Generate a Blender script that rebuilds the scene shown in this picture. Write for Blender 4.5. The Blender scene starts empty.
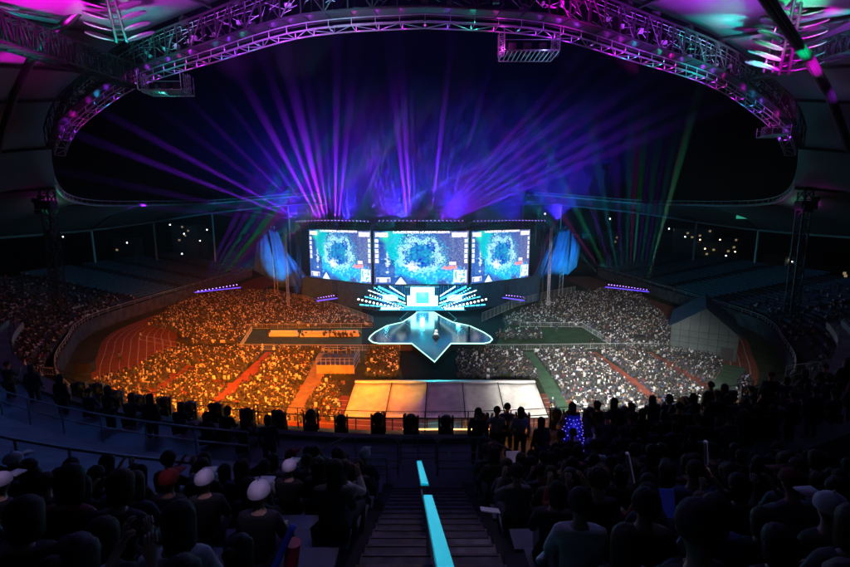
import bpy, math, random
import numpy as np
from mathutils import Vector, Matrix, noise
random.seed(7)
rng = np.random.default_rng(11)
sc = bpy.context.scene
C = sc.collection
R = math.radians
SMK = 0.009; PITCH = R(9.1); F = 425.0; EYE = Vector((0, 0, 25.0))
CP, SP = math.cos(PITCH), math.sin(PITCH)

# ---------------------------------------------------------------- placing
def ray(px, py):
    u = (px - 425) / F; v = (283.5 - py) / F
    return Vector((u, CP + v * SP, v * CP - SP))
def PZ(px, py, z=0.0):
    d = ray(px, py); t = (z - EYE.z) / d.z; return EYE + d * t
def PY(px, py, y):
    d = ray(px, py); t = y / d.y; return EYE + d * t
def PX(px, py, x):
    d = ray(px, py); t = x / d.x; return EYE + d * t
def proj(p):
    q = Vector(p) - EYE
    fwd = q.y * CP - q.z * SP; up = q.y * SP + q.z * CP
    return (425 + F * q.x / fwd, 283.5 - F * up / fwd, fwd)

ONES = ['', 'first', 'second', 'third', 'fourth', 'fifth', 'sixth', 'seventh', 'eighth', 'ninth', 'tenth', 'eleventh', 'twelfth', 'thirteenth',
        'fourteenth', 'fifteenth', 'sixteenth', 'seventeenth', 'eighteenth', 'nineteenth']
TENS = {20: 'twenty', 30: 'thirty', 40: 'forty', 50: 'fifty'}
TENTH = {20: 'twentieth', 30: 'thirtieth', 40: 'fortieth', 50: 'fiftieth'}
def nth(n):
    if n < 20: return ONES[n]
    return TENTH[n] if n % 10 == 0 else TENS[n // 10 * 10] + '-' + ONES[n % 10]

# ---------------------------------------------------------------- materials
def mat(name, col, rough=0.6, metal=0.0, var=0.25, scale=3.0, bump=0.0, emit=None, strength=0.0, attr=None, spec=0.5, trans=0.0):
    m = bpy.data.materials.new(name); m.use_nodes = True
    nt = m.node_tree; b = nt.nodes['Principled BSDF']
    b.inputs['Roughness'].default_value = rough; b.inputs['Metallic'].default_value = metal
    b.inputs['Specular IOR Level'].default_value = spec
    tc = nt.nodes.new('ShaderNodeTexCoord'); nz = nt.nodes.new('ShaderNodeTexNoise')
    nz.inputs['Scale'].default_value = scale; nz.inputs['Detail'].default_value = 6
    nt.links.new(tc.outputs['Object'], nz.inputs['Vector'])
    mr = nt.nodes.new('ShaderNodeMapRange'); mr.inputs[1].default_value = 0.3; mr.inputs[2].default_value = 0.7
    mr.inputs[3].default_value = 1 - var; mr.inputs[4].default_value = 1 + var
    nt.links.new(nz.outputs[0], mr.inputs[0])
    mx = nt.nodes.new('ShaderNodeVectorMath'); mx.operation = 'SCALE'
    if attr:
        a = nt.nodes.new('ShaderNodeAttribute'); a.attribute_name = attr
        nt.links.new(a.outputs['Color'], mx.inputs[0])
    else:
        mx.inputs[0].default_value = col[:3]
    nt.links.new(mr.outputs[0], mx.inputs['Scale'])
    nt.links.new(mx.outputs[0], b.inputs['Base Color'])
    if bump:
        bp = nt.nodes.new('ShaderNodeBump'); bp.inputs['Strength'].default_value = bump
        nt.links.new(nz.outputs[0], bp.inputs['Height']); nt.links.new(bp.outputs[0], b.inputs['Normal'])
    if emit:
        b.inputs['Emission Color'].default_value = (*emit, 1); b.inputs['Emission Strength'].default_value = strength
    if trans:
        b.inputs['Transmission Weight'].default_value = trans
    return m

M = {}
M['metal_dark'] = mat('dark painted steel', (.03, .03, .035), .45, .6, bump=.05, scale=8)
M['black'] = mat('black plastic', (.02, .02, .022), .5, 0, scale=10)
M['alu'] = mat('truss aluminium', (.55, .55, .57), .35, .7, var=.15, scale=6)
M['steel'] = mat('grey painted steel', (.35, .36, .38), .4, .2, var=.15, scale=4, bump=.03)
M['white_steel'] = mat('white painted steel', (.6, .6, .6), .4, .1, var=.12)
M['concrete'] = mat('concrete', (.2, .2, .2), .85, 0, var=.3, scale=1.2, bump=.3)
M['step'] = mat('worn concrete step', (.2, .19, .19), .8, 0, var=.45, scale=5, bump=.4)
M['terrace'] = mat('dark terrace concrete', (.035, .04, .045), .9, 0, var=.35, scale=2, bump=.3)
M['seatblue'] = mat('blue grey seat plastic', (.06, .10, .14), .5, 0, var=.5, scale=1.5)
M['grass'] = mat('field grass', (.028, .05, .012), .9, 0, var=.5, scale=.6, bump=.4)
M['track'] = mat('red rubber track', (.30, .075, .035), .85, 0, var=.25, scale=.8, bump=.1)
M['track_line'] = mat('white lane paint', (.7, .7, .68), .7, var=.2)
M['carpet_red'] = mat('red walkway matting', (.42, .10, .06), .9, var=.3, scale=.7)
M['carpet_green'] = mat('green walkway matting', (.07, .17, .09), .9, var=.3, scale=.7)
M['plyway'] = mat('plywood walkway', (.4, .28, .15), .8, var=.3, scale=.9)
M['membrane'] = mat('roof membrane', (.11, .11, .12), .75, 0, var=.12, scale=.25, bump=.15)
M['fin'] = mat('dark fin plate', (.07, .07, .08), .6, .1)
M['tarp'] = mat('white tent canvas', (.55, .54, .51), .7, 0, var=.22, scale=1.1, bump=.5)
M['ground'] = mat('dark ground', (.05, .05, .045), .95, var=.4, scale=.05)
M['skin'] = mat('skin', (.42, .25, .17), .5, var=.1)
M['hair'] = mat('black hair', (.012, .01, .009), .75, var=.4, scale=40, bump=.3)
M['hairb'] = mat('brown hair', (.05, .025, .012), .75, var=.4, scale=40, bump=.3)
M['jean'] = mat('dark trousers', (.03, .035, .05), .8, var=.3, scale=12)
M['shoe'] = M['black']
CL = {
 'black': (.015, .015, .017), 'navy': (.02, .03, .07), 'charcoal': (.05, .05, .05), 'dark red': (.18, .015, .015), 'grey': (.14, .14, .15),
 'olive': (.06, .06, .03), 'white': (.6, .6, .6), 'denim blue': (.06, .1, .2)}
for k, c in CL.items(): M['cl_' + k] = mat(k + ' cloth', c, .85, var=.25, scale=9, bump=.1)
M['cap_lav'] = mat('pale cap cloth', (.6, .55, .62), .8, var=.08, scale=12)
M['cap_red'] = mat('red cap cloth', (.3, .02, .02), .8, var=.15, scale=12)
M['paper'] = mat('white card', (.6, .58, .6), .6, var=.05)
M['balloon'] = mat('translucent white inflatable', (.62, .6, .7), .3, var=.05)
M['red_plastic'] = mat('red plastic', (.4, .02, .03), .35)
M['blue_plastic'] = mat('blue plastic', (.04, .08, .5), .35)
M['crowd'] = mat('crowd clothing', (1, 1, 1), .8, var=.1, scale=2, attr='Col')
def emi(name, col, s, base=(.05, .05, .05)): return mat(name, base, .4, emit=col, strength=s)
M['lens_violet'] = emi('violet lamp lens', (.45, .2, 1), 8)
M['wash_violet'] = emi('dim violet lens', (.5, .15, 1), 1.2)
M['wash_cyan'] = emi('dim cyan lens', (.05, .7, .8), 1.0)
M['wash_magenta'] = emi('dim magenta lens', (1, .05, .8), 1.2)
M['lens_white'] = emi('white lamp lens', (.75, .95, 1), 18)
M['lens_cyan'] = emi('cyan lamp lens', (.1, .85, 1), 10)
M['lens_warm'] = emi('warm lamp lens', (1, .55, .15), 12)
M['lens_magenta'] = emi('magenta lamp lens', (1, .05, .8), 10)
M['lens_green'] = emi('green lamp lens', (.05, 1, .4), 6)
M['strip_white'] = emi('pale teal LED strip', (.45, 1, .85), 2.2)
M['strip_violet'] = emi('violet LED strip', (.12, .05, 1), 2.2)
M['strip_cyan'] = emi('cyan LED strip', (.0, .30, .44), 1.0, base=(.0, .02, .03))
M['led_blue'] = emi('blue LED wall', (.02, .35, .9), 2.0)
M['led_portal'] = emi('bright LED portal', (.25, .85, 1), 9.0)
M['window_lit'] = emi('lit window', (1, .75, .4), .25)
M['lamp_street'] = emi('street lamp glow', (1, .7, .35), 8)
M['lamp_cool'] = emi('cool lamp glow', (.85, .95, 1), 7)
M['orange_glow'] = emi('orange work lamp tube', (1, .35, .06), 6)

# deck: glossy dark
M['dark_wall'] = mat('dark stained wall', (.07, .07, .07), .85, var=.6, scale=.5, bump=.4)
M['matte_black'] = mat('matte black floor', (.012, .014, .016), .95, spec=.1)
M['deck'] = mat('glossy black stage deck', (.015, .03, .04), .13, 0, var=.3, scale=1.2, spec=.9)

# ---------------------------------------------------------------- mesh tools
class MB:
    def __init__(s): s.v = []; s.f = []; s.m = []
    def add(s, vs, fs, mi=0):
        o = len(s.v); s.v += [tuple(x) for x in vs]
        for f in fs: s.f.append(tuple(i + o for i in f)); s.m.append(mi)
    def box(s, c, d, rot=None, mi=0, taper=1.0):
        x, y, z = d[0] / 2, d[1] / 2, d[2] / 2; vs = []
        for sz in (-1, 1):
            k = taper if sz > 0 else 1
            for sx, sy in ((-1, -1), (1, -1), (1, 1), (-1, 1)):
                p = Vector((sx * x * k, sy * y * k, sz * z))
                if rot is not None: p = rot @ p
                vs.append(p + Vector(c))
        s.add(vs, [(0, 3, 2, 1), (4, 5, 6, 7), (0, 1, 5, 4), (1, 2, 6, 5), (2, 3, 7, 6), (3, 0, 4, 7)], mi)
    def tube(s, a, b, r, n=6, mi=0, r2=None):
        a = Vector(a); b = Vector(b); d = b - a
        if d.length < 1e-5: return
        q = d.to_track_quat('Z', 'Y').to_matrix(); r2 = r if r2 is None else r2; vs = []
        for p, rr in ((a, r), (b, r2)):
            for i in range(n):
                t = 2 * math.pi * (i + .5) / n; vs.append(p + q @ Vector((math.cos(t) * rr, math.sin(t) * rr, 0)))
        fs = [(i, (i + 1) % n, (i + 1) % n + n, i + n) for i in range(n)]
        fs += [tuple(range(n))[::-1], tuple(range(n, 2 * n))]
        s.add(vs, fs, mi)
    def path(s, pts, r, n=6, mi=0, closed=False):
        pts = [Vector(p) for p in pts]; k = len(pts)
        rings = []
        for i, p in enumerate(pts):
            if closed: d = pts[(i + 1) % k] - pts[i - 1]
            else: d = pts[min(i + 1, k - 1)] - pts[max(i - 1, 0)]
            d.normalize(); side = d.cross(Vector((0, 0, 1)))
            if side.length < 1e-3: side = Vector((1, 0, 0))
            side.normalize(); up = side.cross(d)
            rings.append([p + side * math.cos(2 * math.pi * (j + .5) / n) * r + up * math.sin(2 * math.pi * (j + .5) / n) * r for j in range(n)])
        vs = [q for g in rings for q in g]; fs = []
        for i in range(k if closed else k - 1):
            i2 = (i + 1) % k
            for j in range(n): fs.append((i * n + j, i * n + (j + 1) % n, i2 * n + (j + 1) % n, i2 * n + j))
        if not closed: fs += [tuple(range(n))[::-1], tuple(range((k - 1) * n, k * n))]
        s.add(vs, fs, mi)
    def prism(s, poly, z0, z1, mi=0):
        n = len(poly); vs = [(p[0], p[1], z0) for p in poly] + [(p[0], p[1], z1) for p in poly]
        fs = [tuple(range(n))[::-1], tuple(range(n, 2 * n))] + [(i, (i + 1) % n, (i + 1) % n + n, i + n) for i in range(n)]
        s.add(vs, fs, mi)
    def ball(s, c, r, n=8, m=6, sc_=(1, 1, 1), mi=0):
        vs = []; fs = []
        for i in range(m + 1):
            a = math.pi * i / m
            for j in range(n):
                b = 2 * math.pi * j / n
                vs.append((c[0] + r * sc_[0] * math.sin(a) * math.cos(b), c[1] + r * sc_[1] * math.sin(a) * math.sin(b), c[2] + r * sc_[2] * math.cos(a)))
        for i in range(m):
            for j in range(n): fs.append((i * n + j, (i + 1) * n + j, (i + 1) * n + (j + 1) % n, i * n + (j + 1) % n))
        s.add(vs, fs, mi)
    def build(s, name, mats, parent=None, smooth=False, loc=None):
        me = bpy.data.meshes.new(name); me.from_pydata(s.v, [], s.f)
        for m in (mats if isinstance(mats, (list, tuple)) else [mats]): me.materials.append(m)
        me.polygons.foreach_set('material_index', s.m)
        if smooth: me.polygons.foreach_set('use_smooth', [True] * len(s.f))
        me.update()
        o = bpy.data.objects.new(name, me); C.objects.link(o)
        if parent is not None: o.parent = parent
        if loc is not None: o.location = loc
        return o
def tag(o, label, cat=None, group=None, kind=None):
    if label: o['label'] = label
    if cat: o['category'] = cat
    if group: o['group'] = group
    if kind: o['kind'] = kind
    return o
def empty(name, loc=(0, 0, 0), rz=0):
    o = bpy.data.objects.new(name, None); C.objects.link(o); o.location = loc; o.rotation_euler = (0, 0, rz); o.empty_display_size = .2
    return o
def copy_tree(o, parent=None):
    c = o.copy(); C.objects.link(c)
    if parent is not None: c.parent = parent
    for ch in KIDS.get(o.name, []): copy_tree(ch, c)
    return c
KIDS = {}
def kids(root):
    ch = [o for o in C.objects if o.parent == root]
    KIDS[root.name] = ch
    for c in ch: kids(c)
def spot(loc, target, energy, col, deg, blend=.3, soft=.08):
    L = bpy.data.lights.new('spot_lamp', 'SPOT'); L.energy = energy; L.color = col; L.spot_size = R(deg); L.spot_blend = blend; L.shadow_soft_size = soft
    o = bpy.data.objects.new('spot_lamp', L); C.objects.link(o); o.location = loc
    o.rotation_euler = (Vector(target) - Vector(loc)).to_track_quat('-Z', 'Y').to_euler(); return o
def point(loc, energy, col, soft=.15):
    L = bpy.data.lights.new('glow_lamp', 'POINT'); L.energy = energy; L.color = col; L.shadow_soft_size = soft
    o = bpy.data.objects.new('glow_lamp', L); C.objects.link(o); o.location = loc; return o
def catmull(pts, k):
    pts = [Vector(p) for p in pts]; out = []
    for i in range(len(pts) - 1):
        p0 = pts[max(i - 1, 0)]; p1 = pts[i]; p2 = pts[i + 1]; p3 = pts[min(i + 2, len(pts) - 1)]
        for j in range(k):
            t = j / k; out.append(.5 * ((2 * p1) + (p2 - p0) * t + (2 * p0 - 5 * p1 + 4 * p2 - p3) * t * t + (3 * p1 - p0 - 3 * p2 + p3) * t ** 3))
    out.append(pts[-1]); return out
def mirror(pts): return [Vector((-p[0], p[1], p[2] if len(p) > 2 else 0)) for p in pts]
def inpoly(x, y, poly):
    c = np.zeros(np.shape(x), bool); n = len(poly)
    for i in range(n):
        x1, y1 = poly[i]; x2, y2 = poly[(i + 1) % n]
        if y1 == y2: continue
        k = ((y1 > y) != (y2 > y)) & (x < (x2 - x1) * (y - y1) / (y2 - y1) + x1); c ^= k
    return c

# ---------------------------------------------------------------- camera, world
cam = bpy.data.objects.new('camera', bpy.data.cameras.new('camera')); C.objects.link(cam); sc.camera = cam
cam.data.sensor_width = 36; cam.data.lens = 18; cam.location = EYE; cam.rotation_euler = (R(90) - PITCH, 0, 0)
cam.data.clip_start = .05; cam.data.clip_end = 4000
w = bpy.data.worlds.new('World'); sc.world = w; w.use_nodes = True
wn = w.node_tree; bg = wn.nodes['Background']; sk = wn.nodes.new('ShaderNodeTexSky'); sk.sky_type = 'NISHITA'; sk.sun_disc = False
sk.sun_elevation = R(-4); sk.sun_rotation = R(200)
wn.links.new(sk.outputs[0], bg.inputs[0]); bg.inputs[1].default_value = 0.004
sl = bpy.data.lights.new('moonlight', 'SUN'); sl.energy = 0.001; sl.color = (.6, .75, 1); sl.angle = R(.5)
so = bpy.data.objects.new('moonlight', sl); C.objects.link(so); so.rotation_euler = (R(50), 0, R(160))
v = sc.view_settings; v.view_transform = 'Standard'; v.look = 'None'; v.exposure = 0; v.gamma = 1; v.use_curve_mapping = False
cy = sc.cycles; cy.max_bounces = 4; cy.diffuse_bounces = 2; cy.glossy_bounces = 3; cy.transmission_bounces = 2; cy.volume_bounces = 0
cy.transparent_max_bounces = 8; cy.use_denoising = True; cy.sample_clamp_indirect = 4; cy.caustics_reflective = False; cy.caustics_refractive = False

# haze
hz = MB(); hz.box((0, 160, 35), (1500, 1300, 120)); ho = hz.build('haze', [])
hm = bpy.data.materials.new('haze air'); hm.use_nodes = True; nt = hm.node_tree; nt.nodes.clear()
out = nt.nodes.new('ShaderNodeOutputMaterial'); pv = nt.nodes.new('ShaderNodeVolumePrincipled')
pv.inputs['Color'].default_value = (.85, .88, .95, 1); pv.inputs['Density'].default_value = 0.0002; pv.inputs['Anisotropy'].default_value = 0.25
nt.links.new(pv.outputs[0], out.inputs['Volume']); ho.data.materials.append(hm)
tag(ho, 'thin stage smoke hanging in the night air over the whole stadium', kind='stuff')

# drifting stage smoke, thickest over the stage
sb = MB(); sb.box((0, 0, 0), (190, 84, 76)); smo = sb.build('stage_smoke', [], loc=(0, 112, 38.2))
km = bpy.data.materials.new('stage smoke'); km.use_nodes = True; nt = km.node_tree; nt.nodes.clear(); N_ = nt.nodes.new; Lk = nt.links.new
out = N_('ShaderNodeOutputMaterial'); pv2 = N_('ShaderNodeVolumePrincipled'); tc = N_('ShaderNodeTexCoord')
mp = N_('ShaderNodeMapping'); mp.inputs['Location'].default_value = (0, 0, .30); mp.inputs['Scale'].default_value = (1 / 112, 1 / 40, 1 / 31); mp.vector_type = 'POINT'
ln_ = N_('ShaderNodeVectorMath'); ln_.operation = 'LENGTH'; mr = N_('ShaderNodeMapRange'); mr.inputs[1].default_value = .12; mr.inputs[2].default_value = 1.0; mr.inputs[3].default_value = 1; mr.inputs[4].default_value = 0
pw = N_('ShaderNodeMath'); pw.operation = 'POWER'; pw.inputs[1].default_value = 1.7
nz = N_('ShaderNodeTexNoise'); nz.inputs['Scale'].default_value = .035; nz.inputs['Detail'].default_value = 1; m2 = N_('ShaderNodeMapRange'); m2.inputs[1].default_value = .3; m2.inputs[2].default_value = .7; m2.inputs[3].default_value = .6 * SMK; m2.inputs[4].default_value = 1.3 * SMK
mu = N_('ShaderNodeMath'); mu.operation = 'MULTIPLY'
Lk(tc.outputs['Object'], mp.inputs[0]); Lk(mp.outputs[0], ln_.inputs[0]); Lk(ln_.outputs['Value'], mr.inputs[0]); Lk(mr.outputs[0], pw.inputs[0]); Lk(tc.outputs['Object'], nz.inputs['Vector']); Lk(nz.outputs[0], m2.inputs[0])
Lk(pw.outputs[0], mu.inputs[0]); Lk(m2.outputs[0], mu.inputs[1]); Lk(mu.outputs[0], pv2.inputs['Density']); pv2.inputs['Color'].default_value = (.9, .92, .95, 1); pv2.inputs['Anisotropy'].default_value = .2
Lk(pv2.outputs[0], out.inputs['Volume']); smo.data.materials.append(km); tag(smo, 'drifting smoke hanging above the stage and screens', kind='stuff')

# ---------------------------------------------------------------- ground, field, track
def sheet(name, poly, z, m, label, kind='structure'):
    b = MB(); b.add([(p[0], p[1], z) for p in poly], [tuple(range(len(poly)))]); o = b.build(name, m); return tag(o, label, kind=kind)
sheet('ground', [(-740, -480), (740, -480), (740, 800), (-740, 800)], -9, M['ground'], 'dark land outside the stadium')
WL = [(-72, 175, 0), (-72.5, 150, 0), (-72.5, 127, 0), (-72.5, 95, 0), (-69.5, 83, 0), (-63.5, 73, 0), (-54.6, 60, 0), (-43, 49.6, 0), (-28, 42, 0), (0, 38, 0)]
wl = catmull(WL, 6); wr = mirror(wl)
fieldpoly = [(p.x * 1.02, p.y - .5) for p in wl] + [(p.x * 1.02, p.y - .5) for p in reversed(wr[:-1])]
sheet('field', fieldpoly, 0, M['grass'], 'grass pitch and infield of the stadium')
# running track ring just inside the wall
def offs(pts, d):
    out = []
    for i, p in enumerate(pts):
        t = (pts[min(i + 1, len(pts) - 1)] - pts[max(i - 1, 0)]).normalized(); n = Vector((-t.y, t.x, 0)); out.append(p + n * d)
    return out
full = wl + list(reversed(wr))[1:]
o1 = offs(full, 4); o2 = offs(full, 17)
if abs(o2[10].x) > abs(full[10].x): o1 = offs(full, -4); o2 = offs(full, -17)
tb = MB(); n = len(full)
tb.add([(p.x, p.y, .004) for p in o1] + [(p.x, p.y, .004) for p in o2], [(i, i + 1, n + i + 1, n + i) for i in range(n - 1)])
tag(tb.build('running_track', M['track']), 'red running track curving inside the stadium wall', kind='structure')
lb = MB()
sgn = 1 if abs(offs(full, 5)[10].x) < abs(full[10].x) else -1
for k in range(9):
    a = offs(full, sgn * (5 + k * 1.3)); b_ = offs(full, sgn * (5.09 + k * 1.3))
    lb.add([(p.x, p.y, .008) for p in a] + [(p.x, p.y, .008) for p in b_], [(i, i + 1, n + i + 1, n + i) for i in range(n - 1)])
tag(lb.build('lane_markings', M['track_line']), 'white lane lines painted on the running track', kind='structure')

def gp(pts, z=0): return [(PZ(a, b, z).x, PZ(a, b, z).y) for a, b in pts]
def strip_px(pts, w0, z=0):
    P = [PZ(a, b, z) for a, b in pts]; L = []; Rr = []
    for i, p in enumerate(P):
        t = (P[min(i + 1, len(P) - 1)] - P[max(i - 1, 0)]).normalized(); nn = Vector((-t.y, t.x, 0)) * w0 / 2
        L.append((p + nn)); Rr.append((p - nn))
    return [(p.x, p.y) for p in L] + [(p.x, p.y) for p in reversed(Rr)]
AIS = [
 ('aisle_matting', [(196, 366), (170, 384), (138, 406)], 2.2, 'carpet_red', 'red aisle crossing the orange-lit block nearest the curved wall'),
 ('aisle_matting', [(272, 352), (246, 377), (215, 408)], 2.2, 'carpet_red', 'red aisle through the middle of the orange-lit floor seats'),
 ('aisle_matting', [(208, 384.5), (303, 387)], 1.5, 'carpet_red', 'red cross aisle running sideways through the orange-lit floor seats'),
 ('aisle_matting', [(326, 353), (312, 384), (290, 422)], 2.6, 'plyway', 'tan walkway beside the camera platform on the orange-lit side'),
 ('aisle_matting', [(527, 352), (545, 378), (568, 420)], 2.2, 'carpet_green', 'dark green aisle between the floor blocks beyond the tent'),
 ('aisle_matting', [(590, 352), (618, 372), (655, 402)], 2.2, 'carpet_red', 'orange red aisle through the white-lit floor seats'),
 ('aisle_matting', [(645, 352), (686, 377), (720, 400)], 2.2, 'carpet_red', 'red aisle nearest the gabled hall on the white-lit side'),
 ('aisle_matting', [(735, 366), (722, 392), (715, 410)], 3.0, 'carpet_green', 'green matting beside the last white-lit floor block'),
]
aispoly = []
for nm, pts, ww, mk_, lab in AIS:
    pl = strip_px(pts, ww); aispoly.append(pl)
    sheet(nm, pl, .012 + .004 * len(aispoly), M[mk_], lab)
sheet('pitch_lawn', gp([(247, 331), (372, 330), (372, 347), (240, 347)]), .016, M['grass'], 'strip of lawn beside the stage on the orange-lit side')
sheet('pitch_lawn', gp([(490, 328), (580, 328), (607, 345), (490, 346)]), .016, M['grass'], 'strip of green lawn beside the stage on the white-lit side')
sheet('dark_ground_sheet', gp([(362, 300), (500, 300), (505, 326), (494, 350), (455, 383), (404, 383), (396, 350), (362, 346)]), .025, M['matte_black'], 'dark sheet over the ground around the star-shaped stage')  # added black sheet, makes the ground around the stage dark
sheet('walkway', gp([(312, 381), (345, 381), (345, 385), (312, 385)]), .06, M['plyway'], 'plywood path in front of the camera platform')

# ---------------------------------------------------------------- curved wall and grandstands
def wall_piece(pts, label):
    root = empty('perimeter_wall', pts[0]); base = pts[0]
    b = MB(); k = len(pts); ins = offs(pts, .25); ou = offs(pts, -.25)
    vs = [(p.x - base.x, p.y - base.y, 0) for p in ins] + [(p.x - base.x, p.y - base.y, 0) for p in ou] + [(p.x - base.x, p.y - base.y, 3.0) for p in ins] + [(p.x - base.x, p.y - base.y, 3.0) for p in ou]
    fs = []
    for i in range(k - 1):
        fs += [(i, i + 1, 2 * k + i + 1, 2 * k + i), (k + i, 3 * k + i, 3 * k + i + 1, k + i + 1), (2 * k + i, 2 * k + i + 1, 3 * k + i + 1, 3 * k + i)]
    b.add(vs, fs); b.build('wall_face', M['dark_wall'], root)
    r = MB(); r.path([(p.x - base.x, p.y - base.y, 4.0) for p in pts], .06)
    r.path([(p.x - base.x, p.y - base.y, 3.5) for p in pts], .035)
    for p in pts[::1]: r.tube((p.x - base.x, p.y - base.y, 2.98), (p.x - base.x, p.y - base.y, 4.0), .04)
    r.build('railing', M['white_steel'], root)
    tag(root, label, 'wall')
wall_piece(wl, 'curved concrete perimeter wall with rail on the orange-lit side')
wall_piece(list(reversed(wr)), 'curved concrete perimeter wall with rail on the white-lit side')
NR = 22
def stand_profile(k): return 1.2 + k * 1.5, 2.8 + 7.0 * k / NR        # outward distance, height
def stand(side, label):
    src = wl if side < 0 else wr
    # outward direction is away from the pitch
    base = Vector((src[0].x, src[0].y, 0)); root = empty('grandstand', base); b = MB(); n = len(src)
    sg = 1 if (offs(src, 1)[8] - Vector((0, 110, 0))).length > (src[8] - Vector((0, 110, 0))).length else -1
    rings = []
    for k in range(NR):
        d0, z = stand_profile(k); d1 = d0 + 1.5
        rings.append([Vector((p.x, p.y, z)) for p in offs(src, sg * d0)]); rings.append([Vector((p.x, p.y, z)) for p in offs(src, sg * d1)])
    d1, z = stand_profile(NR); rings.append([Vector((p.x, p.y, -9)) for p in offs(src, sg * d1)])
    vs = [p - base for rg in rings for p in rg]; fs = []
    for i in range(len(rings) - 1):
        for j in range(n - 1): fs.append((i * n + j, i * n + j + 1, (i + 1) * n + j + 1, (i + 1) * n + j))
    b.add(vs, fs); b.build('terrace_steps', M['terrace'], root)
    s = MB()
    for k in range(1, NR):
        d0, z = stand_profile(k); a = [p - base for p in offs(src, sg * (d0 + .55))]; c = [p - base for p in offs(src, sg * (d0 + .95))]; e = [p - base for p in offs(src, sg * (d0 + 1.05))]
        for j in range(n - 1):
            if j % 4 == 3: continue
            s.add([(a[j].x, a[j].y, z + .42), (a[j + 1].x, a[j + 1].y, z + .42), (c[j + 1].x, c[j + 1].y, z + .42), (c[j].x, c[j].y, z + .42),
                   (e[j].x, e[j].y, z + .85), (e[j + 1].x, e[j + 1].y, z + .85)], [(0, 1, 2, 3), (3, 2, 5, 4)])
    q = s.build('seating', M['seatblue'], root); q['kind'] = 'stuff'
    tag(root, label, 'grandstand'); return src, sg
sL = stand(-1, 'dark lower grandstand curving behind the wall, orange-lit side')
sR = stand(1, 'dark empty grandstand curving behind the gabled hall, white-lit side')

# ---------------------------------------------------------------- crowd (stuff, thousands)
PAL = np.array([(.75, .75, .75), (.6, .6, .62), (.02, .02, .025), (.35, .35, .37), (.1, .1, .11), (.03, .03, .035), (.02, .02, .02), (.04, .05, .09), (.03, .03, .03), (.05, .05, .05),
                (.3, .03, .03), (.06, .12, .3), (.4, .3, .1), (.08, .2, .1), (.02, .02, .03), (.35, .25, .3)])
def tmpl():
    b = MB()
    b.ball((0, 0, .74), .3, 6, 4, (.66, .42, 1.1))                 # 0: torso
    b.box((0, .27, .47), (.36, .45, .16))                         # 1: thighs
    b.box((0, .46, .22), (.32, .14, .44))                         # 2: shins
    b.box((-.25, .12, .78), (.1, .32, .12)); b.box((.25, .12, .78), (.1, .32, .12))
    h = len(b.f); b.ball((0, .01, 1.17), .125, 6, 4, (1, 1, 1.2))
    col = [0] * 24 + [1] * 12 + [0] * 12 + [2] * (len(b.f) - h)
    s = len(b.f); b.box((0, -.2, .75), (.44, .04, .45)); b.box((0, -.02, .41), (.44, .4, .04)); col += [3] * 12
    return np.array(b.v), b.f, np.array(col)
TV, TF, TC = tmpl()
def crowd(name, pos, rz, label, standp=.04):
    N = len(pos)
    if N == 0: return
    ry = rng.uniform(-.35, .35, N) + rz; s = rng.uniform(.92, 1.08, N); h = s * rng.uniform(.95, 1.08, N)
    c, sn = np.cos(ry), np.sin(ry)
    X = TV[None, :, 0] * s[:, None]; Y = TV[None, :, 1] * s[:, None]; Z = TV[None, :, 2] * h[:, None]
    lean = rng.uniform(-.15, .2, N); Y = Y + np.maximum(Z - .45, 0) * lean[:, None]
    V = np.stack([X * c[:, None] - Y * sn[:, None] + pos[:, 0:1], X * sn[:, None] + Y * c[:, None] + pos[:, 1:2], Z + pos[:, 2:3]], -1).reshape(-1, 3)
    nv = len(TV); loops = np.concatenate([np.array(f) for f in TF]); tot = np.array([len(f) for f in TF]); L = len(loops)
    me = bpy.data.meshes.new(name); me.vertices.add(N * nv); me.vertices.foreach_set('co', V.ravel().astype(np.float32))
    allL = (loops[None, :] + (np.arange(N) * nv)[:, None]).ravel(); me.loops.add(len(allL)); me.loops.foreach_set('vertex_index', allL.astype(np.int32))
    at = np.tile(tot, N); st = np.concatenate([[0], np.cumsum(at)[:-1]]); me.polygons.add(len(at)); me.polygons.foreach_set('loop_start', st.astype(np.int32)); me.polygons.foreach_set('loop_total', at.astype(np.int32))
    me.update(calc_edges=True); me.validate()
    PP = np.ones(len(PAL)); PP[[0, 1]] = 2.2; PP[[5, 6, 8, 14]] = 1.6; PP /= PP.sum(); pc = PAL[rng.choice(len(PAL), N, p=PP)] * rng.uniform(.7, 1.15, (N, 1)); tr = np.array([(.03, .03, .04), (.05, .07, .14), (.15, .14, .13)])[rng.integers(0, 3, N)]
    hd = np.array([(.02, .015, .012), (.02, .015, .012), (.03, .02, .015), (.4, .25, .17), (.65, .65, .65)])[rng.choice(5, N, p=[.35, .25, .15, .15, .1])]
    st_ = np.where(rng.random((N, 1)) < .1, np.array([[.62, .62, .62]]), np.array([[.05, .05, .055]]))
    pal = np.stack([pc, tr, hd, st_], 1)                            # N,4,3
    fc = pal[:, TC, :]                                              # N,F,3
    lc = np.repeat(fc.reshape(-1, 3), at, axis=0); ca = me.color_attributes.new('Col', 'FLOAT_COLOR', 'CORNER')
    ca.data.foreach_set('color', np.concatenate([lc, np.ones((len(lc), 1))], 1).ravel().astype(np.float32))
    me.materials.append(M['crowd']); o = bpy.data.objects.new(name, me); C.objects.link(o); tag(o, label, 'crowd', kind='stuff'); return o
NOGO = aispoly + [gp([(312, 356), (364, 356), (364, 382), (312, 382)]), gp([(341, 381), (549, 381), (553, 425), (338, 425)])]
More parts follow.
